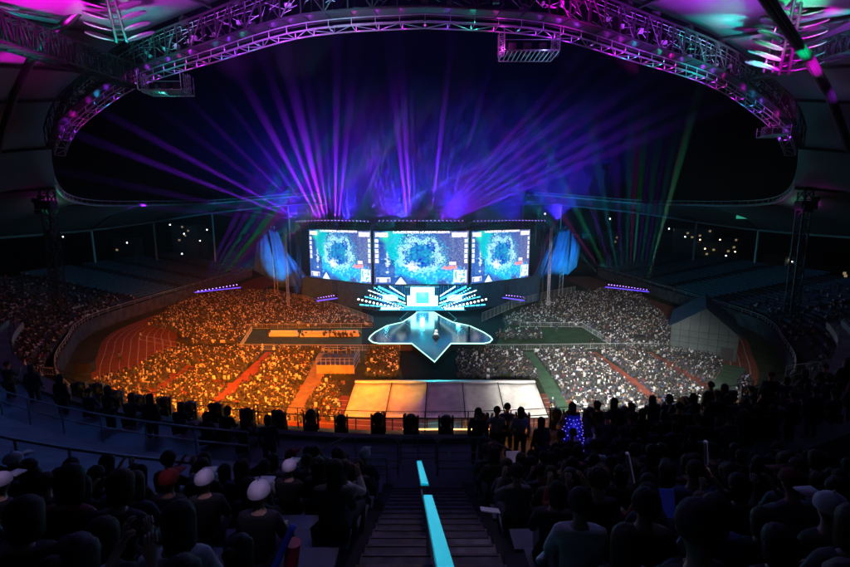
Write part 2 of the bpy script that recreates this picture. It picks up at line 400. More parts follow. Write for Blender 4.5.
def fill(polys, dens=.92, dx=.56, dy=.92):
    polys = [gp(p) for p in polys]; xs = np.concatenate([np.array(p)[:, 0] for p in polys]); ys = np.concatenate([np.array(p)[:, 1] for p in polys])
    gx, gy = np.meshgrid(np.arange(xs.min(), xs.max(), dx), np.arange(ys.min(), ys.max(), dy)); x = gx.ravel(); y = gy.ravel()
    x = x + rng.normal(0, .07, x.shape); y = y + rng.normal(0, .08, y.shape)
    k = np.zeros(x.shape, bool)
    for p in polys: k |= inpoly(x, y, p)
    for p in NOGO: k &= ~inpoly(x, y, p)
    nzv = np.array([noise.noise(Vector((a * .13, b_ * .16, 3))) for a, b_ in zip(x, y)]); k &= rng.random(x.shape) < np.clip(dens + nzv * .55 - .08, 0, .97); return np.stack([x[k], y[k], np.full(k.sum(), .02)], 1)
LA = [(146, 326), (170, 310), (200, 298), (232, 292), (262, 292), (300, 299), (345, 312), (374, 327), (250, 328.5), (238, 346), (186, 346), (178, 334)]
LB = [(84, 396), (96, 384), (112, 379), (138, 371), (160, 355), (190, 350), (325, 352), (340, 385), (345, 425), (86, 430)]
LC = [(366, 354), (400, 354), (398, 380), (366, 380)]
LD = [(345, 334), (360, 334), (360, 338), (300, 338), (300, 335)]
RA = [(500, 322), (545, 303), (575, 295), (610, 290), (640, 296), (668, 322), (672, 334), (665, 345), (650, 349), (610, 347), (588, 328), (510, 326)]
RB = [(458, 354), (600, 352), (650, 350), (668, 346), (700, 355), (738, 368), (752, 384), (748, 402), (700, 425), (550, 425), (540, 383), (458, 380)]
RD = [(497, 332), (545, 332), (545, 340), (497, 340)]
crowd('crowd', fill([LA]), 0, 'far block of seated spectators bathed in red orange light')
crowd('crowd', fill([LB]), 0, 'dense floor crowd on chairs bathed in bright orange light')
crowd('crowd', fill([LC]), 0, 'small yellow-lit block of spectators between camera platform and stage tip')
crowd('crowd', fill([LD, RD], .6), 0, 'thin rows of people seated on the lawn beside the stage')
crowd('crowd', fill([RA]), 0, 'far block of seated spectators in dim white light')
crowd('crowd', fill([RB]), 0, 'dense floor crowd on chairs in white light beyond the tent')
# spectators on the lower stand
def standcrowd(src, sg, fn, label):
    pos = []
    for k in range(0, NR - 1):
        d0, z = stand_profile(k); line = catmull(offs(src, sg * (d0 + .6)), 1); 
        for a, b in zip(line[:-1], line[1:]):
            m = int((b - a).length / .6)
            for i in range(m):
                p = a.lerp(b, (i + .5) / max(m, 1))
                if random.random() < fn(p, k): pos.append((p.x, p.y, z))
    crowd('crowd', np.array(pos), 0.6 * sg if sg else 0, label)
standcrowd(sL[0], sL[1], lambda p, k: 0 if (p.y > 112 or p.y < 40) else (.85 if p.y < 90 else .85 * (112 - p.y) / 22 + .05), 'dim crowd filling the lower stand behind the curved wall')
standcrowd(sR[0], sR[1], lambda p, k: 0 if (p.y > 100 or p.y < 40) else .22, 'scattered people in the dark stand beyond the gabled hall')

# ---------------------------------------------------------------- stage
SZ = 1.5
def sp(x, y): return PZ(340 + x / 5, 270 + y / 5, SZ)
half = [sp(465, 460), sp(555, 368), sp(720, 368), sp(748, 362), sp(762, 347), sp(750, 333), sp(720, 313), sp(650, 280), sp(565, 262), sp(510, 235), sp(475, 214)]
CX = half[0].x
CX = .73; skew = lambda y: .038 * (88 - y)
H = [(p.x - CX - skew(p.y), p.y) for p in half]; H[0] = (0, H[0][1])
yb = 109.0
H2 = H + [(H[-1][0] * 1.05, yb)]
outl = H2 + [(-x, y) for x, y in reversed(H2[1:])]
stage = empty('stage', (CX, 90, 0)); rel = [(x + skew(y), y - 90) for x, y in outl]
b = MB(); b.prism(rel, 1.35, SZ); b.build('deck', M['deck'], stage)
b = MB(); b.prism([(x * .985, y * .985 + .1) for x, y in rel], 0, 1.34); b.build('fascia', M['black'], stage)
b = MB(); edge = [(x, y - 90, SZ + .03) for x, y in H] ; edge = [(-x, y, z) for x, y, z in reversed(edge[1:])] + edge; edge = [(x + skew(y + 90), y, z) for x, y, z in edge]
b.path(edge, .11, 6); b.build('edge_light', M['strip_white'], stage)
tag(stage, 'glossy star-shaped stage with a pointed tip outlined by pale light strips', 'stage')
# inner bright line details on deck
b = MB()
for sx in (-1, 1):
    b.path([(sx * 4.2, -1, SZ + .015), (sx * 6.5, 5, SZ + .015), (sx * 5, 12, SZ + .015)], .035, 4)
b.build('deck_line', M['strip_cyan'], stage)

# giant screens
def screen_col(s, t, k=0):
    n1 = noise.noise(Vector((s * 9 + k, t * 6, 1))); n2 = noise.noise(Vector((s * 34, t * 24, 5))); n3 = noise.noise(Vector((s * 80, t * 60, 9)))
    c = Vector((.03 + .04 * n1 + .03 * n2, .10 + .08 * n1 + .05 * n2, .38 + .15 * n1))
    c = c.lerp(Vector((.09 + .06 * n2, .11 + .07 * n2, .32)), max(0, min(1, (s - .55) * 3)))
    def mixr(c, col, a): return c.lerp(Vector(col), max(0, min(1, a)))
    # green canopy, top corner
    c = mixr(c, (.03, .62, .45), 1.4 - math.hypot((s - .16) / .09, (t - .88) / .11) + n1 * .6)
    # river: down then sweeping across
    cx = .26 + .05 * math.sin(t * 7) if t > .4 else .26 + (.4 - t) * .9
    c = mixr(c, (.0, .42, .52), 1.5 - abs(s - cx) / .075 + n1 * .7)
    rv = 1.6 - abs(t - (.30 - (s - .3) * .22)) / .13 + n1 * .7 if s > .22 else 0
    c = mixr(c, (.02, .42 + .25 * n2, .95), min(1, rv) if s < .93 else 0)
    c = mixr(c, (.25, .8, 1), (n2 * 1.8 - .35) if rv > .2 else 0)
    # ragged bright ring of terrain around a pool
    rr = math.hypot((s - .49) / .21, (t - .55) / .30) + n1 * .25
    if rr < .85: c = mixr(c, (.01, .22 + .3 * n2 + .15 * n1, .5), .9)
    ring = 1.15 - abs(rr - .98) / .22 + n2 * 1.2 + n3 * 1.3
    c = mixr(c, (.55, .95, 1.0), ring * (.7 + n3 * 1.2))
    c = mixr(c, (.0, .75, .85), (n3 * 3 - .5) if .85 < rr < 1.5 else 0)
    c = mixr(c, (.9, .95, 1), (1.3 - math.hypot((s - .41) / .05, (t - .33) / .09)) + n2)
    c = mixr(c, (.7, .85, .95), (1.0 - abs(s - .14) / .03 - abs(t - .4) / .28) + n2 * 1.4)
    c = mixr(c, (.5, .85, .7), .55 * (n3 * 2.2 - .5) if s > .8 and t > .4 else 0)
    c = mixr(c, (1, .25, .15), 1.2 - math.hypot((s - .80) / .08, (t - .31) / .05) + n2)
    # overlay panels
    def rect(x0, x1, y0, y1): return x0 < s < x1 and y0 < t < y1
    W = Vector((.95, .92, 1))
    if t > .955 and .2 < s < .8 and n3 > -.15: c = W.copy()
    if rect(.82, .985, .89, .975): c = W if n3 < .25 else Vector((.6, .2, .6))
    if rect(.015, .15, .89, .975): c = Vector((.95, .93, .75)) if n3 < .22 else Vector((.3, .3, .2))
    for i in range(5):
        yc = .82 - i * .095
        if rect(.008, .05, yc - .036, yc + .036) or rect(.955, .992, yc - .036, yc + .036): c = W * (.9 if n3 < .2 else .45)
    if rect(.845, .985, .03, .27): c = (W if (n2 < .12 or s < .855 or s > .975) else Vector((.1, .5, .5)))
    if rect(.02, .17, .03, .125): c = W if (.055 < s < .13 and n3 < .3) or t > .115 or s < .026 or s > .164 else Vector((.2, .25, .5))
    if 0 < t < .14 and abs(s - .28) < (.14 - t) * .45: c = Vector((.75, .95, 1))
    if rect(.80, .87, .37, .43): c = W * .9
    return (max(c.x, 0), max(c.y, 0), max(c.z, 0), 1)
NX, NY = 208, 117
sme = bpy.data.meshes.new('screen_panel')
vs = [((i / NX - .5), 0, j / NY) for j in range(NY + 1) for i in range(NX + 1)]
fs = [(j * (NX + 1) + i, j * (NX + 1) + i + 1, (j + 1) * (NX + 1) + i + 1, (j + 1) * (NX + 1) + i) for j in range(NY) for i in range(NX)]
sme.from_pydata(vs, [], fs); ca = sme.color_attributes.new('Col', 'FLOAT_COLOR', 'CORNER')
cols = []
for j in range(NY):
    for i in range(NX): cols += list(screen_col((i + .5) / NX, (j + .5) / NY)) * 4
ca.data.foreach_set('color', cols)
sm = bpy.data.materials.new('LED screen picture'); sm.use_nodes = True; nt = sm.node_tree; nt.nodes.clear()
o_ = nt.nodes.new('ShaderNodeOutputMaterial'); e_ = nt.nodes.new('ShaderNodeEmission'); a_ = nt.nodes.new('ShaderNodeAttribute'); a_.attribute_name = 'Col'
e_.inputs[1].default_value = 1.5; nt.links.new(a_.outputs[0], e_.inputs[0]); nt.links.new(e_.outputs[0], o_.inputs[0]); sme.materials.append(sm)
# corners: centre screen at Y 105, side screens swing away
ZB, ZT = 8.0, 21.2; SY = 105.0
def screen(px0, y0, px1, y1, label):
    a = PY(px0, 250, y0); b_ = PY(px1, 250, y1); a.z = b_.z = ZB; mid = (a + b_) / 2; d = b_ - a
    r = empty('led_screen', mid, math.atan2(d.y, d.x)); o = bpy.data.objects.new('screen_panel', sme); C.objects.link(o); o.parent = r; o.scale = (d.length, 1, ZT - ZB)
    f = MB(); Wd = d.length / 2 + .12; hh = ZT - ZB
    f.box((0, .35, hh / 2), (Wd * 2 + .3, .6, hh + .5)); f.build('cabinet', M['black'], r)
    g = MB()
    for x in (-Wd, Wd): g.box((x, .0, hh / 2), (.16, .12, hh + .5))
    for z in (-.2, hh + .2): g.box((0, .0, z), (Wd * 2 - .17, .12, .18))
    g.build('frame', M['metal_dark'], r); tag(r, label, 'screen', 'giant screens above the stage')
screen(309.5, 118, 371, 105.2, 'giant screen showing a game map, on the orange-lit side')
screen(374, SY, 468.5, SY, 'large central giant screen showing a teal game map')
screen(471.5, 105.2, 529.5, 118, 'giant screen showing a game map, on the white-lit side')
# screen support scaffold
def lattice(b, a, c, wdt=.6, n=10, r=.05, mi=0, up=Vector((0, 0, 1))):
    a = Vector(a); c = Vector(c); d = (c - a).normalized(); s = d.cross(up)
    if s.length < .01: s = Vector((1, 0, 0))
    s.normalize(); u = s.cross(d).normalized(); q = [s * x * wdt / 2 + u * y * wdt / 2 for x, y in ((-1, -1), (1, -1), (1, 1), (-1, 1))]
    for k in q: b.tube(a + k, c + k, r, 5, mi)
    for i in range(n):
        p0 = a.lerp(c, i / n); p1 = a.lerp(c, (i + 1) / n)
        for j in range(4):
            b.tube(p0 + q[j], p0 + q[(j + 1) % 4], r * .6, 4, mi)
            b.tube(p0 + q[j] if i % 2 else p0 + q[(j + 1) % 4], p1 + q[(j + 1) % 4] if i % 2 else p1 + q[j], r * .6, 4, mi)
rig = empty('screen_rig', (0, 110, 0))
pA = PY(296, 226, 121); pB = PY(372, 226, 108.5); pC = PY(470, 226, 108.5); pD = PY(545, 226, 121)
rel_ = lambda p: p - Vector((0, 110, 0))
zt = 22.6
for p in (pA, pB, pC, pD): p.z = zt
b = MB(); lattice(b, rel_(pA), rel_(pB), .8, 20); b.build('header_truss', M['metal_dark'], rig)
b = MB(); lattice(b, rel_(pB), rel_(pC), .8, 26); b.build('header_truss', M['metal_dark'], rig)
b = MB(); lattice(b, rel_(pC), rel_(pD), .8, 20); b.build('header_truss', M['metal_dark'], rig)
for p in (pA, pA.lerp(pB, .5), pB, pC, pC.lerp(pD, .5), pD):
    b = MB(); q = rel_(p) + Vector((0, 1.2, 0)); lattice(b, (q.x, q.y, 0), (q.x, q.y, zt + .3), .9, 18, .06); b.build('support_tower', M['metal_dark'], rig)
tag(rig, 'dark scaffold and header truss carrying the three giant screens', 'truss')
# centre speaker cluster above middle screen
b = MB()
for i in range(4): b.box((-.9 + .6 * i, 0, -.3 - .05 * i), (.5, .6, 1.6))
b.box((0, 0, .62), (3.2, .5, .12)); o = b.build('hanging_speaker', M['black'], None, loc=((pB.x + pC.x) / 2, 104, 23.2)); tag(o, 'speaker cluster hung from the header truss over the middle screen', 'speaker')
# black drapes behind / beside screens
def drape(p0, p1, z0, z1, label, m='black', cat='curtain', name='curtain', amp=.25, nf=40):
    b = MB(); vs = []; p0 = Vector(p0); p1 = Vector(p1); d = (p1 - p0); nn = Vector((-d.y, d.x, 0)).normalized(); N = nf * 4
    for i in range(N + 1):
        p = p0.lerp(p1, i / N) + nn * math.sin(i * math.pi / 2) * amp
        vs += [(p.x, p.y, z0), (p.x, p.y, z1), (p.x + nn.x * .04, p.y + nn.y * .04, z0), (p.x + nn.x * .04, p.y + nn.y * .04, z1)]
    fs = []
    for i in range(N): a = i * 4; fs += [(a, a + 4, a + 5, a + 1), (a + 2, a + 3, a + 7, a + 6), (a + 1, a + 5, a + 7, a + 3)]
    b.add(vs, fs); return tag(b.build(name, M[m]), label, cat)
M['sailcloth'] = mat('blue grey stage sailcloth', (.06, .16, .3), .8, var=.35, scale=.35)
M['drape_blue'] = mat('dark blue drape', (.03, .08, .16), .85, var=.3, scale=1)
drape(pA + Vector((0, 2.5, 0)), pD.lerp(pC, 0) + Vector((-60, 2.5, 0)) if 0 else pB + Vector((0, 2.5, 0)), 0, 7.7, 'dark blue drape under the screen on the orange-lit side', 'drape_blue')
drape(pB + Vector((.3, 2.5, 0)), pC + Vector((-.3, 2.5, 0)), 0, 7.7, 'blue drape behind the bright stage portal', 'drape_blue')
drape(pC + Vector((0, 2.5, 0)), pD + Vector((0, 2.5, 0)), 0, 7.7, 'dark blue drape under the screen on the white-lit side', 'drape_blue')

# portal
PXc = PY(422.5, 300, 108).x
root = empty('stage_portal', (PXc, 107, 0))
b = MB()
for sx in (-1, 1):
    b.box((sx * 2.35, 0, 4.1), (1.3, .5, 5.3)); b.box((sx * 3.5, .3, 3.0), (.8, .4, 3.2))
b.box((0, 0, 6.2), (3.36, .5, 1.1)); b.box((0, 0, 2.1), (3.36, .4, 1.0))
b.build('led_column', M['led_portal'], root)
b = MB(); b.box((0, .6, 4.0), (3.6, .2, 4.0)); b.build('led_wall', M['led_blue'], root)
b = MB(); lattice(b, (-4.3, .6, 7.1), (4.3, .6, 7.1), .5, 12); b.build('truss', M['alu'], root)
tag(root, 'bright cyan white LED portal at the back of the stage', 'stage portal')
# slanted light bars (V shape)
def lightbar(a, c, nl, label, lens, group, r=.16, rail=True):
    a = Vector(a); c = Vector(c); root = empty('light_bar', a); b = MB(); lattice(b, (0, 0, 0), c - a, .4, max(6, int((c - a).length / .8)), .035)
    b.build('truss', M['metal_dark'], root)
    for i in range(nl):
        p = (c - a) * ((i + .5) / nl); l = MB(); l.ball((p.x, p.y - .3, p.z), r, 8, 5); l.build('lamp', M[lens], root)
    tag(root, label, 'light bar', group)
for sx, side in ((-1, 'orange-lit side'), (1, 'white-lit side')):
    mx = lambda x: PXc + sx * x
    lightbar((mx(15.6), 99.5, 5.4), (mx(5.4), 104, 1.9), 12, f'slanted lower bar of round white lamps, {side} of portal', 'lens_white', 'slanted light bars beside the portal', .2)
    lightbar((mx(12.4), 107, 6.9), (mx(3.9), 106, 2.0), 16, f'slanted upper bar of small cyan lamps, {side} of portal', 'lens_cyan', 'slanted light bars beside the portal', .12)
    lightbar((mx(13.4), 105, 5.4), (mx(4.6), 105.4, 1.8), 14, f'slanted middle bar of small white lamps, {side} of portal', 'lens_white', 'slanted light bars beside the portal', .1)
    # player desk pods
    root = empty('player_desk', (mx(8.3), 104.5, 1.5)); d = MB(); d.box((0, 0, .75), (4.2, .9, .08)); d.build('desk_top', M['black'], root)
    d = MB(); d.box((0, -.46, .4), (4.2, .06, .8)); d.build('front_panel', M['strip_white'], root)
    for i in range(5):
        d = MB(); d.box((-1.6 + i * .8, .1, 1.05), (.6, .05, .36)); d.build('monitor', M['led_blue'], root)
    tag(root, f'player desk with lit front and five monitors, {side}', 'desk', 'player desks')
    root = empty('led_banner', (mx(8.2), 106.6, 3.3)); d = MB(); d.box((0, 0, .9), (3.8, .15, 1.7)); d.build('display', emi('pale LED banner', (.35, .75, 1), 2.4) if sx < 0 else bpy.data.materials['pale LED banner'], root)
    d = MB(); d.box((0, .15, .9), (4.0, .14, 1.9)); d.build('casing', M['black'], root)
    tag(root, f'small bright LED banner above the player desk, {side}', 'display', 'LED banners')
# beam row fixtures
beam_proto = MB(); beam_proto.box((0, 0, -.12), (.3, .3, .14), mi=0); beam_proto.tube((0, 0, -.05), (0, 0, .3), .14, 8); beam_proto.tube((0, 0, .3), (0, 0, .34), .13, 8, mi=1)
VI = (.27, .012, 1.0)
bm = {}
def fixture(p, d, lens, label, group, name='beam_light', scale=1.0):
    if lens not in bm:
        o = beam_proto.build(name, [M['black'], M[lens]]); bm[lens] = o
    else:
        o = bm[lens].copy(); C.objects.link(o)
    o.location = p; o.rotation_euler = Vector(d).to_track_quat('Z', 'Y').to_euler(); o.scale = (scale,) * 3
    return tag(o, label, 'stage light', group)
BE = 5.2e6
def beamrow(a, c, nlamp, tgt, every, en, col, lens, nm, group, deg=5.4):
    a = Vector(a); c = Vector(c)
    for i in range(nlamp):
        f = (i + .5) / nlamp; p = a.lerp(c, f); q = tgt(f); d = (Vector(q) - p).normalized()
        fixture(p, d, lens, f'{nm}, {nth(i + 1)} from the orange-lit end', group)
        if i % every == 0:
            cc = col(f) if callable(col) else col; e = en(f) if callable(en) else en
            if e > 0:
                s = p + d * .5; spot(s, s + d * 10, e, cc, deg * random.uniform(.6, 1.4), 1.0, .12)
up = Vector((0, 0, .75))
# left cluster: strong fan toward the orange side, some to centre
def tg1(f):
    k = [(-430, 176), (-60, 95), (60, 40), (175, 20), (258, 10), (305, 0), (352, 20), (395, 40), (430, 60), (470, 110), (540, 150)]
    x = np.interp(f, np.linspace(0, 1, 11), [a for a, _ in k]); y = np.interp(f, np.linspace(0, 1, 11), [b for _, b in k]); return PY(x, y, 104)
beamrow(pA + up, pB + up + Vector((-.8, 0, 0)), 22, tg1, 1, lambda f: BE * (1.0 if .1 < f < .62 else .45) * random.choice([.25, .6, 1.6]), lambda f: VI if f < .8 else (.12, .1, 1), 'lens_violet', 'violet beam lamp over the orange-side screen', 'beam lamps on the header truss')
def tg2(f): return PY(np.interp(f, [0, 1], [320, 530]), 60 + abs(f - .5) * 60, 104)
beamrow(pB + up + Vector((1.5, 0, 0)), pC + up + Vector((-1.5, 0, 0)), 22, tg2, 1, lambda f: BE * (.4 if .2 < f < .32 or .62 < f else .8) * random.choice([.15, .5, 1.3]), VI, 'lens_violet', 'violet beam lamp over the middle screen', 'beam lamps on the header truss', 4.2)
def tg3(f): return PY(np.interp(f, [0, .5, 1], [330, 505, 640]), np.interp(f, [0, .5, 1], [60, 110, 170]), 112)
beamrow(pC + up + Vector((.8, 0, 0)), pD + up, 22, tg3, 1, lambda f: BE * (.12 if f > .2 else .4), lambda f: VI if f < .25 else (.05, .5, .8) if f < .8 else (.5, .03, .8), 'lens_violet', 'pale beam lamp over the white-side screen', 'beam lamps on the header truss', 2.0)
# extra purple crossing beams right of centre
for i in range(7):
    p = PY(434 + i * 2.5, 226, 108); p.z = zt + 1.1; t = PY(515 + i * 14 + i * i * 3, 130 - i * 3, 104); d = (t - p).normalized(); spot(p, p + d * 10, BE * .7, VI, 3.6, 1.0, .12)
for x in (-34, -20, -6, 8, 22, 34):
    spot((x, 111, 24), (x * 1.3 - 4, 125, 80), 8e4, (.03, .015, 1), 130, 1.0, .6)  # added wide blue lamps that tint the haze above the screens

# side fan platforms
def fan_platform(a, c, n, fan, cols, en, label, deg=3.4, h=1.4, lensn='lens_violet', nm='', edge='strip_violet', base=0.0):
    a = Vector(a); c = Vector(c); root = empty('light_riser', (a + c) / 2); m = (a + c) / 2
    b = MB(); d = (c - a); ang = math.atan2(d.y, d.x); rot = Matrix.Rotation(ang, 3, 'Z'); b.box((0, 0, -.35), (d.length + 1, 1.6, .25), rot)
    b.build('platform', M['metal_dark'], root)
    b = MB(); nrm = rot @ Vector((0, -.84, -.33)); b.box(nrm, (d.length + 1, .06, .22), rot); b.build('light_strip', M[edge], root)
    b = MB()
    for k in range(5):
        q = (a.lerp(c, k / 4) - m); b.tube((q.x, q.y, -m.z + base), (q.x, q.y, -.45), .07)
    b.build('leg_frame', M['metal_dark'], root); tag(root, label, 'light riser')
    for i in range(n):
        f = (i + .5) / n; p = a.lerp(c, f); t = fan(f); dd = (t - p).normalized()
        fixture(p, dd, lensn, f'{nm}, {nth(i + 1)} from the orange-lit end', nm + ' row')
        spot(p + dd * .5, p + dd * 10, en, cols[i % len(cols)], deg, .6, .1)
GR = (.03, .9, .25); TE = (.03, .6, .8); MG = (.8, .04, .7)
fan_platform(PY(196, 292, 124), PY(238, 285, 132), 12, lambda f: PY(212 + f * 92, np.interp(f, [0, 1], [258, 226]), 118), [VI, VI, TE, VI, GR, MG], 1.0e6, 'raised lamp platform with violet edge, orange-lit side of the screens', nm='small violet lamp on the riser by the curved wall', base=3.0)
fan_platform(PY(608, 285, 132), PY(648, 291, 124), 14, lambda f: PY(np.interp(f, [0, .45, 1], [545, 628, 668]), np.interp(f, [0, .45, 1], [228, 190, 215]), 120), [TE, MG, GR, VI, TE, VI], 6e5, 'raised lamp platform with violet edge, white-lit side of the screens', nm='small violet lamp on the riser by the gabled hall', base=3.0)
spot(PY(645, 289, 124), PY(672, 190, 118), 3e6, (.04, .9, .3), 3, .6)
fan_platform(PY(317, 299.5, 103), PY(334, 296, 106), 7, lambda f: PY(314 + f * 62, 268, 104), [MG, VI, GR, VI, TE], 7e5, 'low riser of beam lamps under the orange-side screen', 3, nm='low violet lamp under the orange-side screen')
fan_platform(PY(506, 296, 106), PY(524, 298.5, 103), 7, lambda f: PY(478 + f * 62, 268, 104), [TE, MG, VI, TE, VI], 7e5, 'low riser of beam lamps under the white-side screen', 3, nm='low violet lamp under the white-side screen')
for sx in (-1, 1):
    for i in range(9):
        p = Vector((PXc + sx * (15.6 - i * 1.1), 99.3 + i * .45, 5.7 - i * .38)); t = p + Vector((sx * (-3 + i * .9), 0, 6)); spot(p, t, 1.0e5, [(.03, .7, .9), VI, (.05, .9, .6), MG][i % 4], 3, .6)
# added stage wash and glow lamps, no fixtures of their own
for x, e in ((-12, 1), (-6, 1), (0, 1), (6, 1), (12, 1)):
    spot((PXc + x, 104, 22), (PXc + x * .8, 90, 1.5), 9000, (.05, .7, .85), 50, .6, .4)
for sx in (-1, 1):
    spot((PXc + sx * 10, 103, 21), (PXc + sx * 24, 92, 0), 22000, (.03, .6, .7), 55, .8, .4)
    point((PXc + sx * 9, 103.5, 4.5), 1500, (.1, .75, 1), .5)
point((PXc, 105, 4.5), 6000, (.05, .7, 1), .5)
for sx in (-1, 1):
    spot((PXc + sx * 10, 108.5, 1), (PXc + sx * 9, 110.8, 6), 9000, (.02, .5, 1), 110, .9, .4); spot((PXc + sx * 3, 106, 1.7), (PXc + sx * 6, 96, 9), 40000, (.03, .7, .9), 60, .8, .3)

# blue lit fabric wings beyond the screens
def wing(sails, mx, depth, label):
    base = PY(mx, 285, depth); base.z = 0; root = empty('fabric_wing', base)
    for k, q in enumerate(sails):
        C4 = [PY(x, y, depth + dd) - base for x, y, dd in q]; b = MB(); vs = []; N = 14
        for i in range(N + 1):
            for j in range(N + 1):
                f, g = i / N, j / N; p = (C4[0] * (1 - f) + C4[3] * f) * (1 - g) + (C4[1] * (1 - f) + C4[2] * f) * g
                vs.append(p + Vector((0, -1.6 * math.sin(math.pi * f) * math.sin(math.pi * g) + .25 * math.sin(g * 22 + f * 5), 0)))
        b.add(vs, [(i * (N + 1) + j, i * (N + 1) + j + 1, (i + 1) * (N + 1) + j + 1, (i + 1) * (N + 1) + j) for i in range(N) for j in range(N)])
        o = b.build('sail', M['sailcloth'], root, smooth=True); md = o.modifiers.new('t', 'SOLIDIFY'); md.thickness = .06
    b = MB(); t = PY(mx, 226, depth) - base
    for s_ in (-.5, .5): b.tube((s_, .9, 0), (s_, .9, t.z), .1)
    for i in range(14): b.tube((-.5, .9, t.z * i / 14), (.5, .9, t.z * (i + 1) / 14), .05, 4)
    b.build('mast', M['steel'], root); tag(root, label, 'stage decoration')
wing([[(268, 229, 0), (277, 230, 1), (297, 286, 0), (279, 287, 2)], [(256, 244, 3), (266, 232, 2), (282, 286, 3), (254, 270, 4)], [(278, 232, 2), (283, 246, 3), (313, 284, 2), (298, 287, 3)]], 275, 128, 'pale fabric wing glowing blue beside the orange-side screen')
wing([[(560, 230, 1), (570, 229, 0), (568, 274, 2), (543, 275, 0)], [(572, 232, 2), (580, 246, 3), (577, 266, 4), (566, 276, 3)], [(552, 240, 3), (558, 232, 2), (541, 278, 3), (532, 277, 2)]], 562, 128, 'pale fabric wing glowing blue beside the white-side screen')
spot((-34, 112, 4), (-41, 128, 16), 60000, (.01, .28, 1), 50, .7); spot((-46, 119, 3), (-45, 128, 9), 12000, (.01, .5, .9), 50, .8)
spot((33, 112, 4), (39, 128, 16), 60000, (.01, .28, 1), 50, .7); spot((46, 119, 3), (44, 128, 9), 12000, (.01, .5, .9), 50, .8)
for x, py0, nm in ((284.5, 228, 'orange'), (551.5, 228, 'white'), (508, 240, '')):
    if not nm: continue
    p = PY(x, py0, 112); b = MB(); lattice(b, (0, 0, 0), (0, 0, p.z), .5, 24, .05)
    o = b.build('truss_tower', M['alu'], loc=(p.x, p.y, 0)); tag(o, f'slim aluminium lattice tower beside the {nm}-side screen', 'tower')
    q = MB()
    for k in range(9): q.box((0, -.35 + .03 * k * k * .3, -.45 * k), (1.1, .7, .42))
    o = q.build('line_array_speaker', M['black'], loc=(p.x + (2.5 if x < 425 else -2.5), p.y + 4, p.z - 1)); tag(o, f'curved column of black speakers beside the {nm}-side screen', 'speaker')
# LED wings fanning up from the portal
M['led_wing'] = emi('cyan LED wing', (.05, .6, 1), 3.0); M['led_wing_white'] = emi('white LED wing', (.5, .9, 1), 5.0)
for sx, side in ((-1, 'orange-lit'), (1, 'white-lit')):
    root = empty('led_wing', (PXc, 106, 1.5))
    for k, (xa, za, xb_, zb, w_, mm) in enumerate(((4.2, .6, 14.6, 3.3, .28, 'led_wing'), (4.2, 1.3, 13.6, 5.0, .22, 'led_wing_white'), (4.4, 2.2, 11.0, 5.8, .5, 'led_wing'), (4.4, 3.2, 8.2, 6.0, .3, 'led_wing_white'), (4.0, .1, 15.8, 1.4, .3, 'led_wing'))):
        b = MB(); a = Vector((sx * xa, -.2 * k, za)); c = Vector((sx * xb_, -.2 * k - 1.5, zb)); u = Vector((0, 0, w_)); t_ = Vector((0, .12, 0))
        for s_ in range(9):
            p0 = a.lerp(c, s_ / 9 + .01); p1 = a.lerp(c, (s_ + 1) / 9 - .012); b.add([p0, p1, p1 + u, p0 + u, p0 + t_, p1 + t_, p1 + u + t_, p0 + u + t_], [(0, 1, 2, 3), (7, 6, 5, 4), (0, 4, 5, 1), (3, 2, 6, 7), (0, 3, 7, 4), (1, 5, 6, 2)])
        b.build('led_strip', M[mm], root)
    tag(root, f'fan of bright cyan LED strips rising from the portal, {side} side', 'stage light wing')
root = empty('stage_steps', (PXc, 104, 0)); b = MB()
for i in range(5): b.box((0, i * .5, 1.6 + i * .12), (22 - i * 2.2, .5, .2 + i * .02))
b.build('riser', M['deck'], root); b = MB()
for i in range(5): b.box((0, i * .5 - .27, 1.64 + i * .12), (21.6 - i * 2.2, .03, .05))
b.build('nosing_light', M['led_wing'], root); tag(root, 'low black steps with glowing cyan edges in front of the portal', 'steps')
spot((PXc, 62, 24), (PZ(436, 337, SZ).x, PZ(436, 337, SZ).y, 2.4), 90000, (.95, .95, 1), 2.2, .5, .2)  # added front spotlight to brighten the performer in white
# performers
# (persons defined later)

# barriers round the field
def fence(pts, label, h=1.1, m='white_steel', mesh=True, name='crowd_barrier', gap=2.2, cat='barrier'):
    P = [Vector(p) for p in pts]; root = empty(name, P[0]); b0 = P[0]; b = MB(); pn = MB()
    for a, c in zip(P[:-1], P[1:]):
        L = (c - a).length; k = max(1, int(L / gap))
        for i in range(k):
            s = a.lerp(c, i / k) - b0; e = a.lerp(c, (i + 1) / k) - b0
            b.tube(s, s + Vector((0, 0, h)), .035, 5); b.tube(s + Vector((0, 0, h)), e + Vector((0, 0, h)), .035, 5); b.tube(s + Vector((0, 0, .15)), e + Vector((0, 0, .15)), .03, 5)
            if mesh:
                for j in range(1, 8): q = s.lerp(e, j / 8); pn.tube(q + Vector((0, 0, .15)), q + Vector((0, 0, h)), .012, 4)
    e = P[-1] - b0; b.tube(e, e + Vector((0, 0, h)), .035, 5); b.build('frame', M[m], root)
    if mesh: pn.build('bars', M[m], root)
    tag(root, label, cat)
G = lambda a, b_, z=0: PZ(a, b_, z)
fence([G(246, 329), G(372, 328)], 'white crowd barrier behind the lawn, orange-lit side')
fence([G(238, 350), G(325, 350.5), G(400, 351)], 'white crowd barrier in front of the lawn, orange-lit side')
fence([G(241, 348.5), G(252, 331)], 'short barrier closing the lawn end, orange-lit side')
fence([G(460, 350.5), G(540, 350), G(640, 348.5), G(690, 350)], 'white crowd barrier in front of the lawn, white-lit side')
fence([G(520, 327), G(582, 327.5), G(610, 345)], 'white crowd barrier behind the lawn, white-lit side')
fence([G(140, 340), G(180, 348.5)], 'short white rail standing on the red track', mesh=False)
